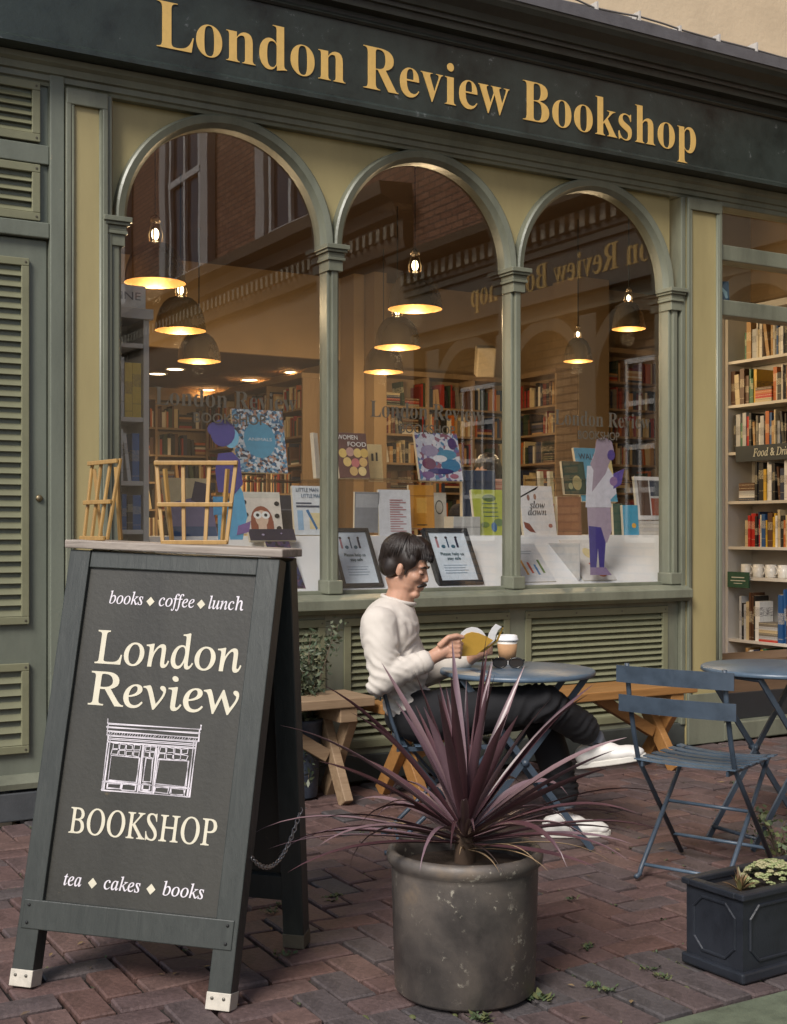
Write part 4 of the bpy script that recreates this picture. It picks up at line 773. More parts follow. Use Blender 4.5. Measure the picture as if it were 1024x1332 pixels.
        for x0 in (.016, .058, .152, .196): rc(x0, .006, x0 + .038, .022, rep=2)
        ln(0, .026, .25, .026); ln(.006, 0, .006, .165); ln(.244, 0, .244, .165); ln(.103, 0, .103, .145); ln(.148, 0, .148, .145)
        dw.build('shop_drawing', M_ch, lf)
        for u in (-AW + .03, AW - .03):
            for v in (.172, .22):
                p = f(u, v, .022); MB().ell(p, (.005, .004, .005), n=10, m=6).build('bolt', flat((.03, .03, .03), .4, .5), lf)
zc = AH - .004
cp = MB(); cp.add([(x + .050, y, (zc + h) * (1 - .010 * x / AW)) for h in (0, .024) for y in (-.078, .078) for x in (-AW - .012, AW + .012)], [(0, 2, 3, 1), (4, 5, 7, 6), (0, 1, 5, 4), (2, 6, 7, 3), (0, 4, 6, 2), (1, 3, 7, 5)]); cp.build('top_cap', M_edge, ab, bev=.004)
ch = MB(); fa, L = leafpt(-1); fb, _ = leafpt(1); A0 = fa(AW + .001, .40, -.02); B0 = fb(AW + .001, .46, -.02); NL = 30
for q in range(NL):
    t0 = (q + .5) / NL; p = A0.lerp(B0, t0); p.z -= .085 * (1 - (2 * t0 - 1) ** 2); t1 = t0 + .02; p2 = A0.lerp(B0, t1); p2.z -= .085 * (1 - (2 * t1 - 1) ** 2); d = (p2 - p).normalized(); s_ = Vector((1, 0, 0)) if q % 2 else d.cross(Vector((1, 0, 0)))
    pts = [p + d * (.0115 * math.cos(a * PI / 5)) + s_ * (.006 * math.sin(a * PI / 5)) for a in range(11)]; ch.tube(pts, .0018, 5, cap=False)
ch.build('chain', flat((.45, .44, .43), .35, .9), ab, smooth=True)
# two small wooden racks standing on the cap of the board
M_rack = wood('pale_varnished_wood', (.27, .15, .045), (.44, .27, .09), 2, .45)
def rack(label, loc, rz, w0, w1, h, n):
    t = thing('wooden_rack', label, 'rack', loc, rz, 'small wooden racks on the sandwich board')
    P = lambda u, v: Vector(((u - .5) * (w0 + (w1 - w0) * v), -.02 + .035 * v, .004 + h * v))
    for i in range(n): MB().bar(P(i / (n - 1), 0), P(i / (n - 1), 1), .0115, .009, (0, 1, 0)).build('upright_bar', M_rack, t, bev=.002)
    for v, k in ((.02, 1.03), (.47, 1.06), (.97, 1.05)): MB().bar(P(.5 - k / 2, v) + Vector((0, -.011, 0)), P(.5 + k / 2, v) + Vector((0, -.011, 0)), .009, .013, (0, 0, 1)).build('cross_bar', M_rack, t, bev=.002)
    MB().bar(P(.1, 0) + Vector((0, .05, 0)), P(.1, .9), .010, .010).build('prop', M_rack, t)
    MB().bar(P(.9, 0) + Vector((0, .05, 0)), P(.9, .9), .010, .010).build('prop', M_rack, t)
AR = math.radians(-17) - TH
def on_board(u): return ab.matrix_basis @ Vector((u, 0, 0)) if False else Vector(ab.location) + Vector((math.cos(AR) * (u + .017), math.sin(AR) * (u + .017), (AH + .019) * (1 - .010 * u / AW)))
rack('larger wooden slatted rack above the middle of the sandwich board', on_board(.075), AR + .30, .185, .235, .245, 4)
rack('smaller wooden slatted rack at the left end of the sandwich board', on_board(-.235), AR - .62, .165, .195, .240, 4)

# ================================================================== cafe furniture
M_blue = paint('slate_blue_powder_coat', (.042, .060, .084), .40, .22, 10, .08)
M_bluel = paint('slate_blue_sky_sheen', (.075, .112, .155), .34, .2, 10, .08)  # lighter blue puts the sky reflected on seats and tabletops into the colour
def bistro_chair(label, loc, rz, k=.96):
    t = thing('folding_chair', label, 'chair', loc, rz, 'slate blue folding bistro chairs'); t.scale = (k, k, k)
    for s in (-1, 1):
        y = s * .195
        MB().tube([(-.285, y, .825), (-.265, y, .70), (-.225, y, .55), (-.19, y, .45), (.20, y, .012)], .0105, 8, flat_=.8).build('back_leg', M_blue, t, smooth=True)
        MB().tube([(.20, s * .172, .438), (-.215, s * .172, .03), (-.225, s * .172, .011), (-.255, s * .172, .009)], .0095, 8).build('front_leg', M_blue, t, smooth=True)
        MB().bar((-.205, s * .172, .432), (.215, s * .172, .440), .010, .018).build('seat_rail', M_blue, t)
    for q in range(6):
        x = -.185 + q * .076; mb = MB(); n = 10
        for k in range(n):
            y0, y1 = -.205 + .41 * k / n, -.205 + .41 * (k + 1) / n; z = lambda y: .452 - .016 * (1 - (y / .205) ** 2) * (.4 + .12 * q); mb.add([(x + g_, yy, z(yy) - e_) for e_ in (0, .005) for g_, yy in ((-.021, y0), (.021, y0), (.021, y1), (-.021, y1))], [(0, 1, 2, 3), (7, 6, 5, 4), (0, 4, 5, 1), (2, 6, 7, 3), (1, 5, 6, 2), (3, 7, 4, 0)])
        mb.build('seat_slat', M_bluel, t)
    for x, z in ((-.282, .785), (-.262, .672)):
        mb = MB(); n = 12
        for k in range(n):
            y0, y1 = -.235 + .47 * k / n, -.235 + .47 * (k + 1) / n; X = lambda y: x - .002 - .022 * (1 - (y / .235) ** 2); mb.add([(X(y) + d, y, zz) for d in (-.011, -.006) for y in (y0, y1) for zz in (z - .032, z + .032)], [(0, 1, 3, 2), (4, 6, 7, 5), (0, 4, 5, 1), (2, 3, 7, 6), (1, 5, 7, 3), (0, 2, 6, 4)])
        mb.build('back_slat', M_blue, t)
    for a, b in (((-.195, .045), .172), ((.12, .10), .195), ((.02, .255), .172)): MB().tube([(a[0], -b, a[1]), (a[0], b, a[1])], .007, 8).build('cross_bar', M_bluel, t, smooth=True)
    return t
bistro_chair('empty slate blue folding chair in front of the right-hand bench', W(1.168, 4.74), math.radians(52.5) - TH)
bistro_chair('slate blue folding chair the reading man sits on', W(.20, 5.17), math.radians(3) - TH)
def bistro_table(label, loc, rz, r=.315, h=.712):
    t = thing('bistro_table', label, 'table', loc, rz, 'round slate blue bistro tables')
    MB().lathe([(.001, h), (r - .006, h), (r, h - .004), (r + .001, h - .016), (r - .004, h - .020), (r - .02, h - .012), (.001, h - .012)], 64).build('table_top', M_bluel, t, smooth=True)
    for s in (-1, 1):
        MB().bar((-.255, s * .15, h - .02), (.27, s * .15, .006), .024, .009, (0, 1, 0)).build('leg', M_blue, t); MB().bar((.255, s * .125, h - .02), (-.27, s * .125, .006), .024, .009, (0, 1, 0)).build('leg', M_blue, t)
        MB().tube([(0, s * .12, h * .5), (0, s * .16, h * .5)], .014, 10).build('pivot', M_blue, t, smooth=True)
    for x, z, w in ((.245, .05, .15), (-.245, .05, .125), (.25, h - .03, .125), (-.25, h - .03, .15)): MB().tube([(x, -w, z), (x, w, z)], .008, 8).build('cross_bar', M_blue, t, smooth=True)
    return t
bistro_table('round slate blue folding table in front of the reading man', W(.505, 5.17), -TH + .12); bistro_table('round slate blue folding table cut off by the right edge', W(1.60, 5.27), -TH + .5)
M_oak = wood('orange_bench_wood', (.24, .115, .035), (.38, .19, .065), 0, .42); M_oakg = wood('weathered_bench_wood', (.20, .13, .075), (.34, .24, .15), 0, .6)
def bench(label, x0, x1, y0, y1, h, mat):
    t = thing('wooden_bench', label, 'bench', ((x0 + x1) / 2, (y0 + y1) / 2, 0), 0, 'wooden picnic benches below the windows'); Lh, D = (x1 - x0) / 2, (y1 - y0)
    for q in range(2): MB().box(-Lh, Lh, -D / 2 + q * (D / 2 + .002), -.002 + q * D / 2, h - .045, h).build('seat_plank', mat, t, bev=.005)
    for s in (-1, 1):
        x = s * (Lh - .15)
        MB().bar((x, -D / 2 + .01, .002), (x, D / 2 - .05, h - .09), .075, .045, (1, 0, 0)).build('leg', mat, t, bev=.004); MB().bar((x + s * .047, D / 2 - .01, .002), (x + s * .047, -D / 2 + .05, h - .09), .075, .045, (1, 0, 0)).build('leg', mat, t, bev=.004)
        MB().box(x - .03, x + .06, -D / 2 + .01, D / 2 - .01, h - .115, h - .0455).build('bearer', mat, t, bev=.004)
        MB().bar((x - s * .03, 0, h * .42), (x - s * .42, 0, h - .048), .05, .06).build('brace', mat, t, bev=.004)
    return t
bench('weathered wooden bench behind the sandwich board', 1.72, 2.93, -.47, -.16, .495, M_oakg); bench('orange varnished wooden bench behind the blue table', 2.965, 4.84, -.61, -.28, .450, M_oak)

# ================================================================== pot, cordyline, planters
def pot_mat():
    n = N('salt_glazed_stoneware'); v = n.coord(); f = n.noise(v, 5, 6, .6, .4); g = n.noise(v, 38, 8, .75); k = n.noise(v, 6, 3)
    c = n.ramp(f, [(.30, (.035, .032, .031)), (.46, (.075, .066, .060)), (.60, (.12, .102, .088)), (.74, (.21, .155, .105))]); sp = n.ramp(g, [(.57, (0, 0, 0)), (.62, (1, 1, 1))]); kk = n.ramp(k, [(.50, (0, 0, 0)), (.62, (1, 1, 1))])
    m = n.mix(1.0, sp, kk, 'MULTIPLY'); n.base(n.mix(m, c, (.40, .37, .30))); r = n.ramp(f, [(.3, (.3,) * 3), (.7, (.55,) * 3)]); n.l(r, n.b.inputs['Roughness']); n.bump(g, .25, .006); return n.m
PC = W(.199, 3.545); pot = thing('stoneware_pot', 'large brown stoneware pot in the foreground', 'pot', PC)
MB().lathe([(.001, .002), (.185, .002), (.196, .012), (.205, .34), (.207, .352), (.216, .36), (.219, .376), (.214, .390), (.203, .395), (.192, .388), (.188, .36), (.188, .335)], 72).build('body', pot_mat(), pot, smooth=True)
MB().lathe([(.001, .352), (.10, .348), (.1885, .338)], 48).build('soil', paint('potting_soil', (.045, .028, .018), .95, .4, 40, .8), pot, smooth=True)
def leaf_mat():
    n = N('purple_cordyline_leaf'); oi = n.n('ObjectInfo'); f = n.noise(n.coord('Object'), 12, 4); c = n.ramp(oi.outputs['Random'], [(0, (.050, .020, .024)), (.4, (.095, .042, .050)), (.7, (.17, .105, .125)), (1, (.24, .155, .16))])  # paler stops put the bluish leaf sheen into the colour
    n.base(n.mix(.4, c, n.ramp(f, [(.3, (.5,) * 3), (.7, (1,) * 3)]), 'MULTIPLY')); n.rough(.33); n.b.inputs['Specular IOR Level'].default_value = .65; return n.m
M_leaf = leaf_mat()
def strap(L, w, el, droop, twist=0, n=12, fold=.35):
    """a tapering strap leaf that leaves the origin along local x at elevation el"""
    mb = MB(); p = Vector((0, 0, 0)); a = el; pts = []; st = L / n
    for i in range(n + 1): pts.append((p.copy(), a)); p = p + Vector((math.cos(a), 0, math.sin(a))) * st; a -= droop * (i / n) ** 1.3 / n * 2.2
    vs = []
    for i, (q, a) in enumerate(pts):
        t = i / n; ww = w * (min(1, .55 + 1.5 * t) if t < .3 else max(.02, 1 - ((t - .3) / .7) ** 1.8)); nr = Vector((-math.sin(a), 0, math.cos(a))); tw = twist * t; sd = Vector((0, math.cos(tw), 0)) + nr * math.sin(tw)
        vs += [q - sd * (ww / 2) + nr * (ww * fold), q, q + sd * (ww / 2) + nr * (ww * fold)]
    mb.add(vs, [f for i in range(n) for f in ((3 * i, 3 * i + 1, 3 * i + 4, 3 * i + 3), (3 * i + 1, 3 * i + 2, 3 * i + 5, 3 * i + 4))]); return mb
cord = thing('cordyline_plant', 'spiky purple brown cordyline growing out of the stoneware pot', 'plant', PC + Vector((0, 0, .345)))
MB().lathe([(.030, 0), (.028, .05), (.022, .10), (.006, .13)], 16).build('stem', flat((.06, .035, .02), .8), cord, smooth=True)
rl = random.Random(21)
spec = [(rl.uniform(58, 87), rl.uniform(.38, .53), rl.uniform(.0, .12), rl.uniform(.026, .037)) for _ in range(17)] + [(rl.uniform(26, 58), rl.uniform(.42, .60), rl.uniform(.05, .6), rl.uniform(.022, .033)) for _ in range(18)] + [(rl.uniform(4, 28), rl.uniform(.42, .62), rl.uniform(.3, 1.1), rl.uniform(.013, .022)) for _ in range(26)] + [(rl.uniform(20, 40), rl.uniform(.30, .46), rl.uniform(1.8, 2.6), rl.uniform(.016, .026)) for _ in range(14)]
for i, (el, L, dr_, w) in enumerate(spec):
    az = (i * 2.39996 + rl.uniform(-.3, .3)); b = strap(L, w, math.radians(el), dr_, rl.uniform(-1.1, 1.1)); z0 = .05 + .09 * (el / 90); R = Matrix.Rotation(az, 4, 'Z'); r0 = .012
    b.v = [R @ (v + Vector((r0, 0, z0))) for v in b.v]; b.build('leaf', M_leaf, cord, smooth=True)
dead = flat((.36, .25, .14), .7)
for i in range(7):
    b = strap(rl.uniform(.2, .42), .008, math.radians(rl.uniform(5, 25)), rl.uniform(.3, 1.2), 0); R = Matrix.Rotation(rl.uniform(0, 6.28), 4, 'Z'); b.v = [R @ (v + Vector((.02, 0, .045))) for v in b.v]; o = b.build('dry_leaf', dead, cord, smooth=True)
# lead style planter box on the right
M_leadp = paint('black_lead_planter', (.018, .021, .028), .36, .3, 9, .2, wear=((.10, .10, .11), .76)); PA = math.radians(33) - TH; pw, pl, ph = .215, .62, .235
ppos = W(.985, 3.575); plt = thing('planter_box', 'black rectangular planter with octagonal moulded panels', 'planter', ppos, PA)
b = MB(); tk = .018
b.box(.0, pl, .0, tk, .02, ph).box(.0, pl, pw - tk, pw, .02, ph).box(.0, tk, tk, pw - tk, .02, ph).box(pl - tk, pl, tk, pw - tk, .02, ph).box(.0, pl, .0, pw, .003, .02)
b.build('body', M_leadp, plt)
b = MB(); e = .012
b.box(-e, pl + e, -e, tk + .003, ph - .001, ph + .018).box(-e, pl + e, pw - tk - .003, pw + e, ph - .001, ph + .018).box(-e, tk + .003, tk + .003, pw - tk - .003, ph - .0015, ph + .0175).box(pl - tk - .003, pl + e, tk + .003, pw - tk - .003, ph - .0015, ph + .0175)
b.build('rim', M_leadp, plt, bev=.004)
MB().box(-e, pl + e, -e, pw + e, .0, .032).build('base_moulding', M_leadp, plt, bev=.007)
def octo(mk, w, h, c, r):
    pts = [(c, 0), (w - c, 0), (w, c), (w, h - c), (w - c, h), (c, h), (0, h - c), (0, c)]; m = MB(); m.tube([mk(*p) for p in pts + pts[:1]], r, 6); return m
octo(lambda u, v: Vector((-.001, pw - .03 - u, .055 + v)), pw - .06, .155, .034, .005).build('panel_moulding', M_leadp, plt)
for q in range(2): octo(lambda u, v: Vector((.03 + q * .29 + u, -.001, .055 + v)), .26, .155, .034, .005).build('panel_moulding', M_leadp, plt)
MB().box(tk, pl - tk, tk, pw - tk, .15, ph - .012).build('soil', paint('dark_soil', (.03, .02, .014), .95, .4, 60, .9), plt)
def rosette(label, loc, n, L, w, mats, name, el=(10, 75), cat='plant', g=None):
    t = thing(name, label, cat, loc, 0, g); r = random.Random(label)
    for i in range(n):
        b = strap(L * r.uniform(.6, 1.1), w * r.uniform(.7, 1.2), math.radians(r.uniform(*el)), r.uniform(.2, 1.0), 0, 5, .2); R = Matrix.Rotation(i * 2.4 + r.uniform(-.2, .2), 4, 'Z'); b.v = [R @ v for v in b.v]; b.build('leaf', mats[i % len(mats)], t, smooth=True)
    return t
PM_ = Matrix.Translation(ppos) @ Matrix.Rotation(PA, 4, 'Z')
rosette('bronze tipped spiky succulent at the near end of the planter', PM_ @ Vector((.10, .10, ph - .013)), 26, .075, .012, [flat((.18, .17, .07), .5), flat((.26, .16, .08), .5), flat((.13, .08, .04), .5)], 'succulent', (20, 80))
sd_ = thing('sedum_plant', 'dense yellow green sedum cushion in the black planter', 'plant', PM_ @ Vector((.25, .11, ph - .013))); rr = random.Random(4)
for i in range(150):
    a, e_ = rr.uniform(0, 6.28), math.asin(rr.uniform(.05, 1)); p = Vector((math.cos(a) * math.cos(e_) * .095, math.sin(a) * math.cos(e_) * .075, math.sin(e_) * .062)); m = MB()
    for q in range(5): m.ell(p + Vector((math.cos(q * 1.257) * .006, math.sin(q * 1.257) * .006, rr.uniform(0, .004))), (.006, .006, .003), n=6, m=4)
    m.build('leaf_cluster', flat((.24, .27, .12), .5) if i % 3 else flat((.32, .30, .16), .5), sd_, smooth=True)
# leafy shrub in a bucket behind the board, small weeds
tw = flat((.10, .075, .05), .8); M_ol = [flat((.075, .095, .055), .5), flat((.11, .125, .075), .5), flat((.05, .075, .04), .5)]
def leafy(t, stems, mats, lw, ll, seed, dn=False):
    r = random.Random(seed); foliage = [MB() for _ in mats]; tr = MB()
    for (p0, p1, p2, n) in stems:
        pts = [p0.lerp(p1, q / 8).lerp(p1.lerp(p2, q / 8), q / 8) for q in range(9)]; tr.tube(pts, [.005 - .0004 * q for q in range(9)], 5)
        for _ in range(n):
            q = r.uniform(.15, 1); p = p0.lerp(p1, q).lerp(p1.lerp(p2, q), q) + Vector((r.gauss(0, .018), r.gauss(0, .018), r.gauss(0, .018))); d = Vector((r.gauss(0, 1), r.gauss(0, 1), r.gauss(.2, .7))).normalized(); s = d.cross(Vector((r.gauss(0, 1), r.gauss(0, 1), r.gauss(0, 1)))).normalized(); l_ = ll * r.uniform(.6, 1.2); w_ = lw * r.uniform(.7, 1.2)
            foliage[r.randrange(len(mats))].add([p, p + d * l_ * .5 + s * w_ / 2, p + d * l_, p + d * l_ * .5 - s * w_ / 2], [(0, 1, 2, 3)])
    tr.build('stem', tw, t)
    for f_, m in zip(foliage, mats):
        o = f_.build('foliage', m, t); o['kind'] = 'stuff'
BC = W(-.455, 6.08); bk = thing('zinc_bucket', 'bluish zinc bucket behind the sandwich board', 'bucket', BC)
MB().lathe([(.001, .003), (.085, .003), (.09, .01), (.115, .36), (.12, .365), (.12, .378), (.112, .378), (.10, .33)], 36).build('body', paint('mottled_zinc', (.10, .13, .18), .45, .4, 14, .2, metal=.5), bk, smooth=True); MB().lathe([(.001, .34), (.105, .335)], 24).build('soil', flat((.03, .02, .015), .9), bk)
sh = thing('leafy_shrub', 'loose small-leaved green shrub in the zinc bucket', 'shrub', BC + Vector((0, 0, .34))); rr = random.Random(11); stems = []
for i in range(26):
    a = rr.uniform(0, 6.28); up = rr.uniform(.18, .48) if i < 17 else rr.uniform(-.30, -.05); out = rr.uniform(.06, .24); b0 = Vector((math.cos(a) * .05, math.sin(a) * .05, 0)); e0 = Vector((math.cos(a) * out, math.sin(a) * out, up)); mid = Vector((math.cos(a) * out * .6, math.sin(a) * out * .6, max(up * .6, .08))); stems.append((b0, mid, e0, 100))
leafy(sh, stems, M_ol, .015, .038, 5)
M_weed = [flat((.06, .09, .04), .7), flat((.10, .11, .04), .8)]
wd_ = MB(); rr = random.Random(9)
def sprout(mb, p, s, n):
    for _ in range(n):
        a = rr.uniform(0, 6.28); d = Vector((math.cos(a), math.sin(a), rr.uniform(.15, .9))).normalized(); sd2 = d.cross(Vector((0, 0, 1))).normalized(); q = p + Vector((rr.gauss(0, s * .5), rr.gauss(0, s * .5), 0)); l_ = s * rr.uniform(.6, 1.3); mb.cur = rr.randint(0, 1); mb.add([q, q + d * l_ * .5 + sd2 * l_ * .28, q + d * l_, q + d * l_ * .5 - sd2 * l_ * .28], [(0, 1, 2, 3)])
for c in order[:700]:
    if rr.random() < .34:
        dx = rr.choice((-1, 1)) * .0555; dy = rr.uniform(-.1, .1); p = Vector((c[0] + (dx if c[2] else dy), c[1] + (dy if c[2] else dx), -.008))
        if p.y > -3.14: sprout(wd_, p, rr.uniform(.006, .014), rr.randint(3, 8))
for px, py in ((350, 1185), (440, 1165), (425, 1170), (365, 1175), (372, 1243), (765, 1233), (515, 950), (740, 1170), (860, 1270), (845, 1262), (770, 1282), (790, 1290), (955, 1020)): 
    for _ in range(4): sprout(wd_, GP(px + rr.uniform(-9, 9), py + rr.uniform(-3, 3)), .016, 7)
for k in range(60): q = rr.random(); sprout(wd_, Vector((2.3 + 3.2 * q, -2.735 + rr.gauss(0, .006), -.008)), .010, 5)
for q in range(-4, 60):
    xj = q * BW - .6
    if rr.random() < .75:
        for k in range(rr.randint(2, 9)):
            wd_.cur = 1; wd_.ell(Vector((xj + rr.gauss(0, .003), -3.15 + .42 * rr.random(), -.012)), (.006 + .004 * rr.random(), .016 * rr.random() + .008, .006), None, 6, 4)
stuff(wd_.build('weeds', M_weed), 'tiny green weeds and moss in the paving joints', 'weeds')
for lab, px, py, s, n_ in (('low green weed in front of the stoneware pot', 628, 1326, .026, 44), ('small green weed at the right foot of the stoneware pot', 702, 1300, .026, 36)):
    m = MB(); sprout(m, Vector((0, 0, 0)), s, n_); tag(m.build('weed', M_weed, loc=GP(px, py)), lab, 'weed')

# ================================================================== the reading man
def skin_mat(name, c):
    n = N(name); f = n.noise(n.coord(), 25, 4); n.base(n.ramp(f, [(.3, sc3(c, .86)), (.7, sc3(c, 1.08))])); n.rough(.48); n.b.inputs['Subsurface Weight'].default_value = .12; n.b.inputs['Subsurface Radius'].default_value = (.012, .005, .003); n.bump(n.noise(n.coord(), 400, 2), .08, .001); return n.m
def knit_mat(name, c, sc=260, sheen=.12):
    n = N(name); v = n.coord(); f = n.noise(v, 6, 5); w = n.n('TexWave', wave_type='BANDS', bands_direction='Z'); w.inputs['Scale'].default_value = sc / 4; w.inputs['Distortion'].default_value = 2; n.l(v, w.inputs['Vector'])
    n.base(n.ramp(f, [(.3, sc3(c, .9)), (.7, c)])); n.rough(.9); n.bump(n.mix(.5, w.outputs['Color'], n.noise(v, 220, 3)), .12, .002); n.b.inputs['Sheen Weight'].default_value = sheen; return n.m
M_skin = skin_mat('skin', (.50, .28, .19)); M_sw = knit_mat('cream_sweatshirt', (.60, .55, .49)); M_tr = knit_mat('black_trousers', (.007, .007, .009), 300, 0); M_shoe = paint('white_leather', (.70, .68, .64), .45, .06, 12, .1); M_hair = paint('dark_brown_hair', (.018, .011, .008), .38, .3, 60, .2); M_sock = flat((.12, .13, .15), .9)
ML = W(.115, 5.17); man = thing('person', 'man in cream sweatshirt and black trousers sitting cross-legged reading a yellow book', 'person', ML)
def J(px, py, Z): return ZP(px, py, Z) - ML
BR = Matrix((RV, FV, UV)).transposed()                          # body axes: right of picture, into picture, up
face = (RV * math.cos(.26) - FV * math.sin(.26)).normalized()
tilt = math.radians(17); fwd = (face * math.cos(tilt) - UV * math.sin(tilt)).normalized(); lft = UV.cross(fwd).normalized(); upv = fwd.cross(lft)
HM = Matrix((fwd, lft, upv)).transposed(); HO = J(528, 737, 5.15); HS = .965
def H(x, y, z): return HO + HM @ (Vector((x, y, z)) * HS)
from mathutils import noise as mnoise
def folds(me, fl):
    me.update(); vs = me.vertices; nrm = [v.normal.copy() for v in vs]
    for v, n_ in zip(vs, nrm):
        d = 0
        for (c, ax, wl, amp, rad) in fl:
            r = (v.co - c).length / rad
            if r < 1:
                ph = v.co.dot(ax) / wl + 1.3 * mnoise.noise(v.co * 9); k = math.sin(2 * PI * ph); d += amp * (1 - r * r) ** 1.5 * (abs(k) ** .6 * (1 if k > 0 else -.45))
        v.co += n_ * d
def hell(mb, c, r, n=18, m=12): mb.ell(H(*c), tuple(q * HS for q in r), HM, n, m)
sk = MB()
hell(sk, (-.014, 0, .036), (.097, .076, .086)); hell(sk, (.030, 0, -.022), (.061, .060, .076)); hell(sk, (.030, 0, -.068), (.046, .050, .036)); hell(sk, (.072, 0, -.099), (.021, .026, .018)); hell(sk, (.070, 0, .022), (.022, .050, .014)); hell(sk, (.078, 0, -.062), (.016, .030, .026))
for s in (-1, 1):
    hell(sk, (.056, s * .034, -.026), (.028, .025, .024)); hell(sk, (-.004, s * .074, -.014), (.016, .008, .027)); hell(sk, (-.003, s * .079, -.006), (.010, .007, .018)); hell(sk, (.094, s * .011, -.033), (.011, .008, .008))
sk.tube([H(.078, 0, .020), H(.090, 0, -.006), H(.102, 0, -.028)], [.009 * HS, .0105 * HS, .0115 * HS], 12); hell(sk, (.100, 0, -.031), (.012, .012, .009)); hell(sk, (.092, 0, -.058), (.012, .020, .006)); hell(sk, (.089, 0, -.072), (.012, .018, .007))
sk.tube([H(-.022, 0, -.04), J(523, 766, 5.165), J(516, 792, 5.17)], [.056, .056, .064], 18)
def limb(mb, pts, rads, n=16):
    out, ro = [], []
    for i in range(len(pts) - 1):
        for q in range(6): out.append(pts[i].lerp(pts[i + 1], q / 6)); ro.append(rads[i] + (rads[i + 1] - rads[i]) * q / 6)
    out.append(pts[-1]); ro.append(rads[-1]); mb.tube(out, ro, n)
    for p, r in zip(pts, rads): mb.ell(p, (r, r, r), None, 14, 10)
sho, elb, wri = J(493, 812, 5.00), J(499, 882, 4.93), J(561, 856, 4.97); sho2, elb2, wri2 = J(514, 812, 5.35), J(548, 878, 5.37), J(612, 856, 5.22)
hipR, kneR, ankR = J(545, 932, 5.07), J(706, 914, 4.98), J(774, 961, 5.17); hipL, kneL, ankL = J(545, 934, 5.27), J(700, 922, 5.25), J(735, 1046, 5.27)
limb(sk, [sho, elb, wri], [.050, .042, .028]); limb(sk, [sho2, elb2, wri2], [.050, .042, .028]); limb(sk, [hipR, kneR, ankR], [.075, .052, .036]); limb(sk, [hipL, kneL, ankL], [.075, .052, .036])
sk.ell(J(509, 820, 5.17), (.095, .16, .13), BR); sk.ell(J(524, 872, 5.17), (.09, .14, .13), BR); sk.ell(J(532, 922, 5.17), (.10, .15, .09), BR)
pal = J(573, 849, 4.985); limb(sk, [wri, pal, J(580, 846, 4.985)], [.027, .030, .028])
for i in range(4):
    r = .0105 - .0008 * (i == 3); sk.tube([J(576, 839 + 5 * i, 4.985), J(588, 834 + 6.4 * i, 4.966), J(597, 835 + 6.2 * i, 4.972), J(602 - i, 838 + 6 * i, 4.992)], [r * 1.15, r, r * .92, r * .75], 10)
sk.tube([J(571, 841, 4.965), J(584, 829, 4.955), J(594, 827, 4.96), J(604, 829, 4.972)], [.014, .012, .011, .008], 10)
limb(sk, [wri2, J(622, 850, 5.19)], [.026, .028])
for i in range(4): sk.tube([J(622, 842 + 4 * i, 5.19), J(634, 838 + 4 * i, 5.17), J(640, 838 + 4 * i, 5.14)], [.011, .010, .008], 8)
link('body', remesh(sk, .0048, 3, [M_skin], 'body', .4), man)
sw = MB()
sw.ell(J(507, 822, 5.17), (.122, .195, .150), BR, 24, 16); sw.ell(J(519, 868, 5.17), (.118, .180, .15), BR, 24, 16); sw.ell(J(533, 915, 5.17), (.112, .178, .085), BR, 24, 16); sw.ell(J(505, 795, 5.17), (.085, .165, .055), BR, 24, 12)
limb(sw, [sho, elb, J(553, 860, 4.965)], [.073, .060, .041], 20); limb(sw, [sho2, elb2, J(604, 858, 5.24)], [.074, .062, .044], 20); sw.ell(J(492, 893, 4.93), (.05, .05, .035), BR)
sw.tube([J(513, 800, 5.17), J(518, 783, 5.168)], [.095, .070], 24)
sme = remesh(sw, .0065, 7, [M_sw], 'sweatshirt', .5, (.11, .012)); dfa = (J(553, 860, 4.965) - elb).normalized()
folds(sme, [(elb + Vector((0, 0, .015)), (dfa * .6 + UV * .8).normalized(), .030, .006, .12), (elb.lerp(J(553, 860, 4.965), .6), (dfa + UV * .3).normalized(), .034, .0038, .11), (sho.lerp(elb, .45), (UV + RV * .5).normalized(), .045, .003, .13), (J(535, 850, 5.05), (UV * .8 - RV * .6).normalized(), .05, .0045, .20), (J(525, 905, 5.05), (UV + RV * .25).normalized(), .036, .0055, .20), (J(515, 815, 5.0), (RV * .7 + UV * .7).normalized(), .05, .003, .12)])
swo = link('sweatshirt', sme, man)
dv = (J(561, 856, 4.97) - J(545, 864, 4.96)).normalized(); p = J(555, 859, 4.966)
MB().tube([p - dv * .030, p - dv * .012, p + dv * .008, p + dv * .014], [.045, .0455, .042, .036], 20).build('cuff', M_sw, swo, smooth=True)
nb_ = MB(); nc_ = J(518.5, 780, 5.167); ax = (J(521.5, 771, 5.166) - J(515, 796, 5.17)).normalized(); u_ = ax.cross(FV).normalized(); v_ = ax.cross(u_)
nb_.tube([nc_ + u_ * (0.068 * math.cos(a * PI / 12)) + v_ * (0.068 * math.sin(a * PI / 12)) for a in range(25)], .0085, 8, cap=False); nb_.build('collar', M_sw, swo, smooth=True)
tr = MB()
limb(tr, [hipR, kneR, J(760, 949, 5.135)], [.105, .074, .064], 20); limb(tr, [hipL, kneL, J(733, 1030, 5.265)], [.105, .080, .064], 20); tr.ell(J(538, 932, 5.17), (.118, .185, .088), BR, 24, 14); tr.ell(J(575, 925, 5.17), (.10, .16, .08), BR)
tme = remesh(tr, .008, 5, [M_tr], 'trousers', .5, (.09, .010)); folds(tme, [(kneR, (RV - UV * .5).normalized(), .04, .009, .16), (J(752, 940, 5.12), (RV - UV * .9).normalized(), .035, .007, .12), (kneL, UV, .04, .008, .15), (J(733, 1015, 5.265), UV, .035, .008, .12), (J(575, 925, 5.1), (RV + UV * .3).normalized(), .04, .009, .16)])
link('trousers', tme, man)
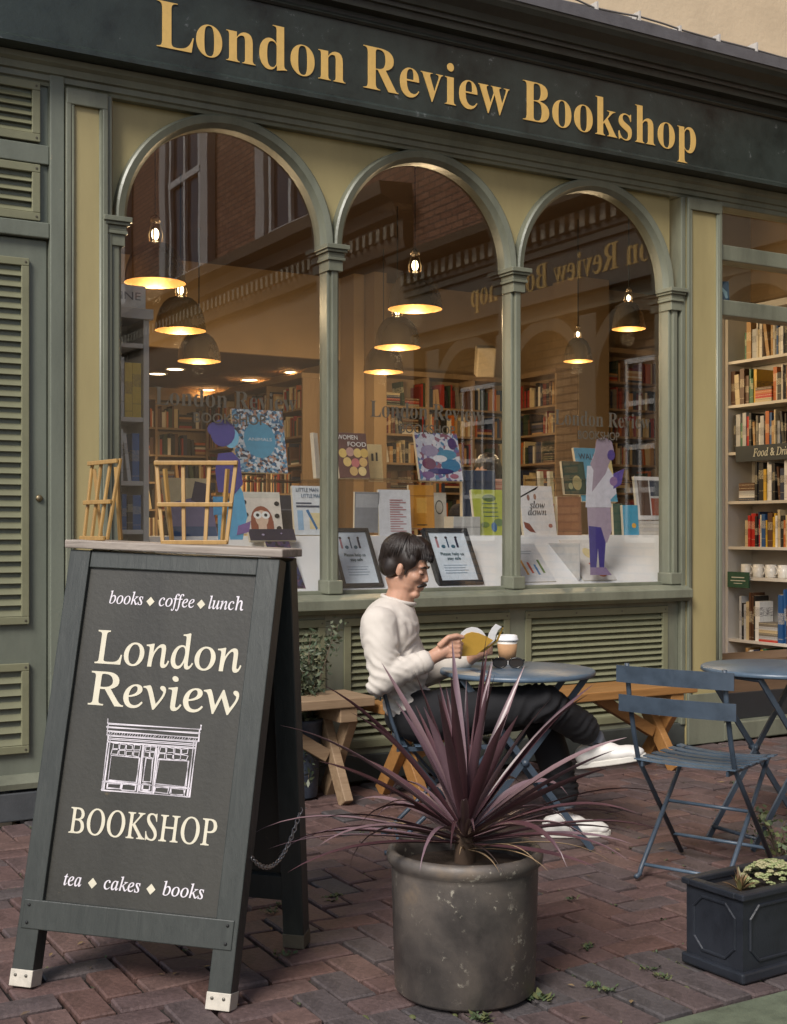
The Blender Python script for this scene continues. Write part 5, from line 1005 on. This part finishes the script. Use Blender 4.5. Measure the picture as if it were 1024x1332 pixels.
for a, b, nm in ((J(757, 946, 5.13), ankR, 'sock'), (J(733, 1025, 5.265), ankL, 'sock')): MB().tube([a, b, b + Vector((0, 0, -.01))], [.042, .041, .044], 16).build(nm, M_sock, man, smooth=True)
def shoe(heel, toe, ank, nm='shoe', low=False):
    d = (toe - heel); L = d.length; d.normalize(); s = UV.cross(d).normalized(); u = d.cross(s); R = Matrix((d, s, u)).transposed(); m = MB()
    c = lambda x, z: heel + d * (x * L) + u * z
    m.ell(c(.16, .045), (.05, .036, .048), R); m.ell(c(.40, .045), (.08, .040, .045), R); m.ell(c(.68, .032), (.085, .045, .032), R); m.ell(c(.85, .026), (.045, .042, .024), R); m.ell(c(.28, .075), (.055, .036, .03), R)
    o = link(nm, remesh(m, .005, 12, [M_shoe], nm), man)
    so_ = MB(); pl = []
    for q in range(28):
        a = 2 * PI * q / 28; x = .5 + .53 * math.cos(a); w = .040 + .008 * math.cos(a) - .004 * math.sin(2 * a); pl.append((x, w * math.sin(a)))
    vs = [heel + d * (x * L) + s * y + u * z for z in (-.004, .020) for x, y in pl]; n = 28
    so_.add(vs, [list(range(n))[::-1], list(range(n, 2 * n))] + [[i, (i + 1) % n, (i + 1) % n + n, i + n] for i in range(n)]); so_.build('sole', flat((.66, .64, .58), .6, name='shoe_rubber'), o, bev=.004)
    la = MB()
    for q in range(5):
        x = .44 + q * .065; la.tube([c(x, .082 - q * .010) + s * (-.022), c(x + .01, .090 - q * .010), c(x, .082 - q * .010) + s * .022], .003, 6)
    la.build('laces', flat((.75, .74, .72), .7), o, smooth=True)
hl = GP(706, 1089); hl.z = .004; tl = GP(795, 1086); tl.z = .004; d_ = (tl - hl).normalized() * .285
shoe(hl - ML, hl + d_ - ML, ankL); shoe(J(752, 999, 5.19), J(752, 999, 5.19) + (J(830, 987, 5.14) - J(752, 999, 5.19)).normalized() * .275, ankR)
# hair, brows, moustache, eyes
hm = MB()
hell(hm, (-.022, 0, .050), (.100, .083, .086)); hell(hm, (-.070, 0, .000), (.048, .066, .066)); hell(hm, (.026, 0, .090), (.056, .066, .032)); hell(hm, (.054, .0, .070), (.030, .058, .022))
for s in (-1, 1): hell(hm, (-.046, s * .062, -.012), (.036, .018, .048)); hell(hm, (.020, s * .066, .035), (.040, .018, .040)); hell(hm, (.022, s * .069, -.012), (.009, .007, .026))
hme = remesh(hm, .006, 16, [M_hair], 'hair', .5); hair = link('hair', hme, man)
from mathutils.bvhtree import BVHTree
hbv = BVHTree.FromPolygons([v.co.copy() for v in hme.vertices], [list(p.vertices) for p in hme.polygons])
def onhair(p, lift):
    l_, n_, i_, d_2 = hbv.find_nearest(p); return l_ + n_ * lift
lk = MB(); rh = random.Random(2)
def hairpt(a, z_, k): return H(-.018 + .103 * k * math.sin(a) * math.cos(z_), .085 * k * math.sin(a) * math.sin(z_), .046 + .092 * k * math.cos(a))
for i in range(2600):                                            # combed strands lying on the cap, shorter at the sides
    az = rh.uniform(-PI, PI); aa = abs(az); end = 80 if aa < .9 else (80 + 22 * (aa - .9) if aa < 1.9 else 102 + 26 * (aa - 1.9)); end = min(end, 130); t0 = rh.uniform(.0, .62); t1 = min(1, t0 + rh.uniform(.25, .45)); swp = .30 + rh.uniform(-.08, .08); k = rh.uniform(1.0, 1.035); pts = []
    for q in range(6):
        t = t0 + (t1 - t0) * q / 5; pts.append(hairpt(math.radians(end * t), az + swp * t * (1 if aa < 1.6 else .2), k + .012 * math.sin(PI * q / 5)))
    lf_ = rh.uniform(-.0006, .0035); pts = [onhair(p, lf_ + .0012 * math.sin(PI * q / 5)) for q, p in enumerate(pts)]; lk.tube(pts, [.0008, .0019, .0022, .0020, .0015, .0004], 4, cap=False)
lk.build('strands', M_hair, hair, smooth=True)
fr_ = MB()
for i in range(420):                                             # forelock swept over the brow
    y = rh.gauss(0, .034); y = max(-.068, min(.068, y)); e = rh.random(); x1 = .096 - 5.5 * y * y + .008 * e
    fr_.tube([H(.015, y * .7 + .012, .132 + .006 * e), H(.062, y * .9 + .006, .112 + .006 * e), H(x1 - .004, y, .078 + .006 * e), H(x1 + .003, y - .008, .046 + .012 * rh.random())], [.0012, .0019, .0017, .0004], 4, cap=False)
fr_.build('forelock', M_hair, hair, smooth=True)
mo = MB()
for s in (-1, 1): mo.tube([H(.101, 0, -.048), H(.099, s * .013, -.050), H(.090, s * .026, -.056), H(.079, s * .036, -.064)], [.0075, .0085, .0065, .002], 10)
mo.build('moustache', M_hair, man, smooth=True)
for s in (-1, 1):
    MB().ell(H(.074, s * .030, -.002), (.013, .013, .012), HM).build('eye', flat((.42, .25, .18), .5), man, smooth=True)
    MB().tube([H(.0865, s * .017, -.006), H(.088, s * .030, -.009), H(.078, s * .043, -.006)], [.0012, .002, .0012], 6).build('eyelash', M_hair, man, smooth=True)
    MB().tube([H(.091, s * .012, .020), H(.090, s * .030, .025), H(.074, s * .048, .018)], [.003, .0045, .002], 8).build('eyebrow', M_hair, man, smooth=True)
# book in his hands, coffee cup, sunglasses
bz = lambda px, o=0: 5.000 + (px - 594) * .0016 + o
bo = ZP(618, 840, bz(618)); bkt = thing('open_book', 'open paperback with a golden yellow cover held by the man', 'book', bo)
def slabp(pts, z0, z1, name, mat, bev=.001):
    n = len(pts); a = [ZP(x, y, bz(x, z0)) - bo for x, y in pts]; b = [ZP(x, y, bz(x, z1)) - bo for x, y in pts]; return MB().add(a + b, [list(range(n)), list(range(n, 2 * n))[::-1]] + [[i, i + n, (i + 1) % n + n, (i + 1) % n] for i in range(n)]).build(name, mat, bkt, bev=bev)
M_yel = paint('golden_cover', (.50, .29, .045), .45, .08, 20, .05); M_pg = paint('fresh_pages', (.72, .71, .70), .7, .04, 90, .2)
slabp([(594, 854), (607, 853.5), (620, 852), (631, 843), (642, 833), (632, 827.5), (623, 823.5), (614, 822), (607, 824), (602, 828)], 0, .004, 'cover', M_yel)
slabp([(597, 828), (601, 822), (607, 817.5), (614, 815.5), (621, 816.5), (627, 820), (631, 825), (634, 832), (626, 842), (600, 850)], .0045, .020, 'page_block', M_pg)
slabp([(626, 843), (634, 832), (636, 824), (640, 817), (645, 811.5), (653, 815.5), (648, 820), (645, 827), (644, 833), (634, 841)], .022, .036, 'page_block', M_pg)
slabp([(615, 850), (636, 840), (645, 834), (650, 822), (654, 816), (655, 817), (648, 834), (630, 848)], .0365, .040, 'cover', M_yel)
cpz = GP(660, 864, .713); cup = thing('coffee_cup', 'takeaway coffee cup with brown sleeve and white lid on the table', 'cup', Vector((cpz.x, cpz.y, .7125)))
MB().lathe([(.001, 0), (.030, 0), (.031, .003), (.043, .104), (.041, .104), (.001, .10)], 36).build('paper_cup', flat((.66, .64, .60), .5), cup, smooth=True); MB().lathe([(.0335, .022), (.0345, .022), (.0425, .088), (.0405, .088)], 36).build('sleeve', paint('kraft_sleeve', (.42, .24, .12), .8, .08, 40, .1), cup, smooth=True)
MB().lathe([(.044, .100), (.0475, .102), (.0475, .108), (.044, .111), (.042, .122), (.036, .124), (.034, .119), (.001, .118)], 36).build('lid', flat((.74, .74, .74), .35), cup, smooth=True)
gz = GP(661, 869, .713); gl = thing('sunglasses', 'black sunglasses lying folded in front of the coffee cup', 'sunglasses', Vector((gz.x, gz.y, .7125)), -TH - .12); M_blk = flat((.012, .011, .011), .2, name='black_acetate')
for s in (-1, 1):
    m = MB(); pts = [(s * .033 + .029 * math.cos(a * PI / 9), .024 + .022 * math.sin(a * PI / 9) * (1.0 if math.sin(a * PI / 9) < 0 else .85)) for a in range(18)]; m.prism(pts, -.003, .0); m.build('lens', flat((.02, .015, .012), .08, name='dark_lens'), gl)
    MB().tube([(x, -.0015, z) for x, z in pts + pts[:1]], .003, 6, cap=False).build('rim', M_blk, gl, smooth=True); MB().tube([(s * .062, 0, .034), (s * .066, .05, .030), (s * .050, .115, .004)], .003, 6).build('arm', M_blk, gl, smooth=True)
MB().tube([(-.006, 0, .030), (0, -.002, .034), (.006, 0, .030)], .003, 6).build('bridge', M_blk, gl, smooth=True)

# ================================================================== customer inside the shop
PL = ZP(632, 640, 8.6); PL.z = FLZ; pe = thing('person', 'dark-haired person inside the shop seen above the window display', 'person', PL, -TH)
pb = MB(); hz = 1.66 - FLZ
pb.ell((0, 0, hz), (.078, .095, .115)); pb.tube([(0, .01, hz - .08), (0, .02, hz - .22)], .052, 14); pb.ell((0, .02, hz - .36), (.19, .11, .18)); pb.ell((0, .02, hz - .62), (.15, .10, .22)); pb.ell((0, .02, hz - .80), (.165, .11, .14))
for s in (-1, 1):
    limb(pb, [Vector((s * .18, .02, hz - .27)), Vector((s * .23, .0, hz - .56)), Vector((s * .16, -.16, hz - .66))], [.055, .045, .03]); pb.ell((s * .14, -.19, hz - .66), (.03, .05, .02)); limb(pb, [Vector((s * .09, .02, hz - .82)), Vector((s * .10, .0, .48)), Vector((s * .10, .03, .07))], [.085, .058, .042]); pb.ell((s * .10, -.04, .035), (.045, .12, .035))
pb.ell((-.07, -.03, hz - .01), (.02, .02, .02)); link('body', remesh(pb, .009, 3, [M_skin], 'body'), pe)
ph_ = MB(); ph_.ell((.015, .02, hz + .03), (.098, .115, .115)); ph_.ell((.03, .05, hz - .06), (.085, .085, .12)); link('hair', remesh(ph_, .008, 3, [M_hair], 'hair', .5, (.03, .012)), pe)
pj = MB(); pj.ell((0, .02, hz - .36), (.215, .13, .20)); pj.ell((0, .02, hz - .62), (.175, .125, .24)); pj.ell((0, .02, hz - .80), (.185, .13, .12))
for s in (-1, 1): limb(pj, [Vector((s * .18, .02, hz - .27)), Vector((s * .23, .0, hz - .56)), Vector((s * .17, -.14, hz - .65))], [.07, .06, .045])
link('jumper', remesh(pj, .012, 3, [flat((.03, .03, .04), .9)], 'jumper'), pe)
pt_ = MB()
for s in (-1, 1): limb(pt_, [Vector((s * .09, .02, hz - .82)), Vector((s * .10, .0, .48)), Vector((s * .10, .03, .07))], [.10, .075, .06])
link('trousers', remesh(pt_, .012, 3, [flat((.02, .025, .04), .9)], 'trousers'), pe)

gp = thing('ground_plant', 'straggly pale-leaved plant on the paving beside the right-hand table legs', 'plant', W(1.50, 4.95)); rr = random.Random(31); stems = []
for i in range(12):
    a = rr.uniform(0, 6.28); out = rr.uniform(.06, .20); up = rr.uniform(.02, .16); stems.append((Vector((0, 0, .002)), Vector((math.cos(a) * out * .5, math.sin(a) * out * .5, up * 1.3 + .03)), Vector((math.cos(a) * out, math.sin(a) * out, up)), 16))
leafy(gp, stems, [flat((.16, .18, .07), .6), flat((.08, .11, .05), .6)], .016, .030, 12)
lt = MB(); rr = random.Random(77)
for i in range(46):
    px, py = rr.uniform(20, 1000), rr.uniform(1000, 1325); p = GP(px, py); a = rr.uniform(0, 6.28); l_ = rr.uniform(.008, .022); d = Vector((math.cos(a), math.sin(a), .1)) * l_; sd2 = Vector((-math.sin(a), math.cos(a), .15)) * l_ * .35; p.z = .004; lt.cur = rr.randint(0, 1)
    lt.add([p - d, p + sd2 + Vector((0, 0, .002)), p + d, p - sd2 + Vector((0, 0, .002))], [(0, 1, 2, 3)])
stuff(lt.build('leaf_litter', [flat((.22, .15, .07), .8), flat((.12, .08, .05), .8)]), 'scattered dry leaf scraps on the paving', 'litter')
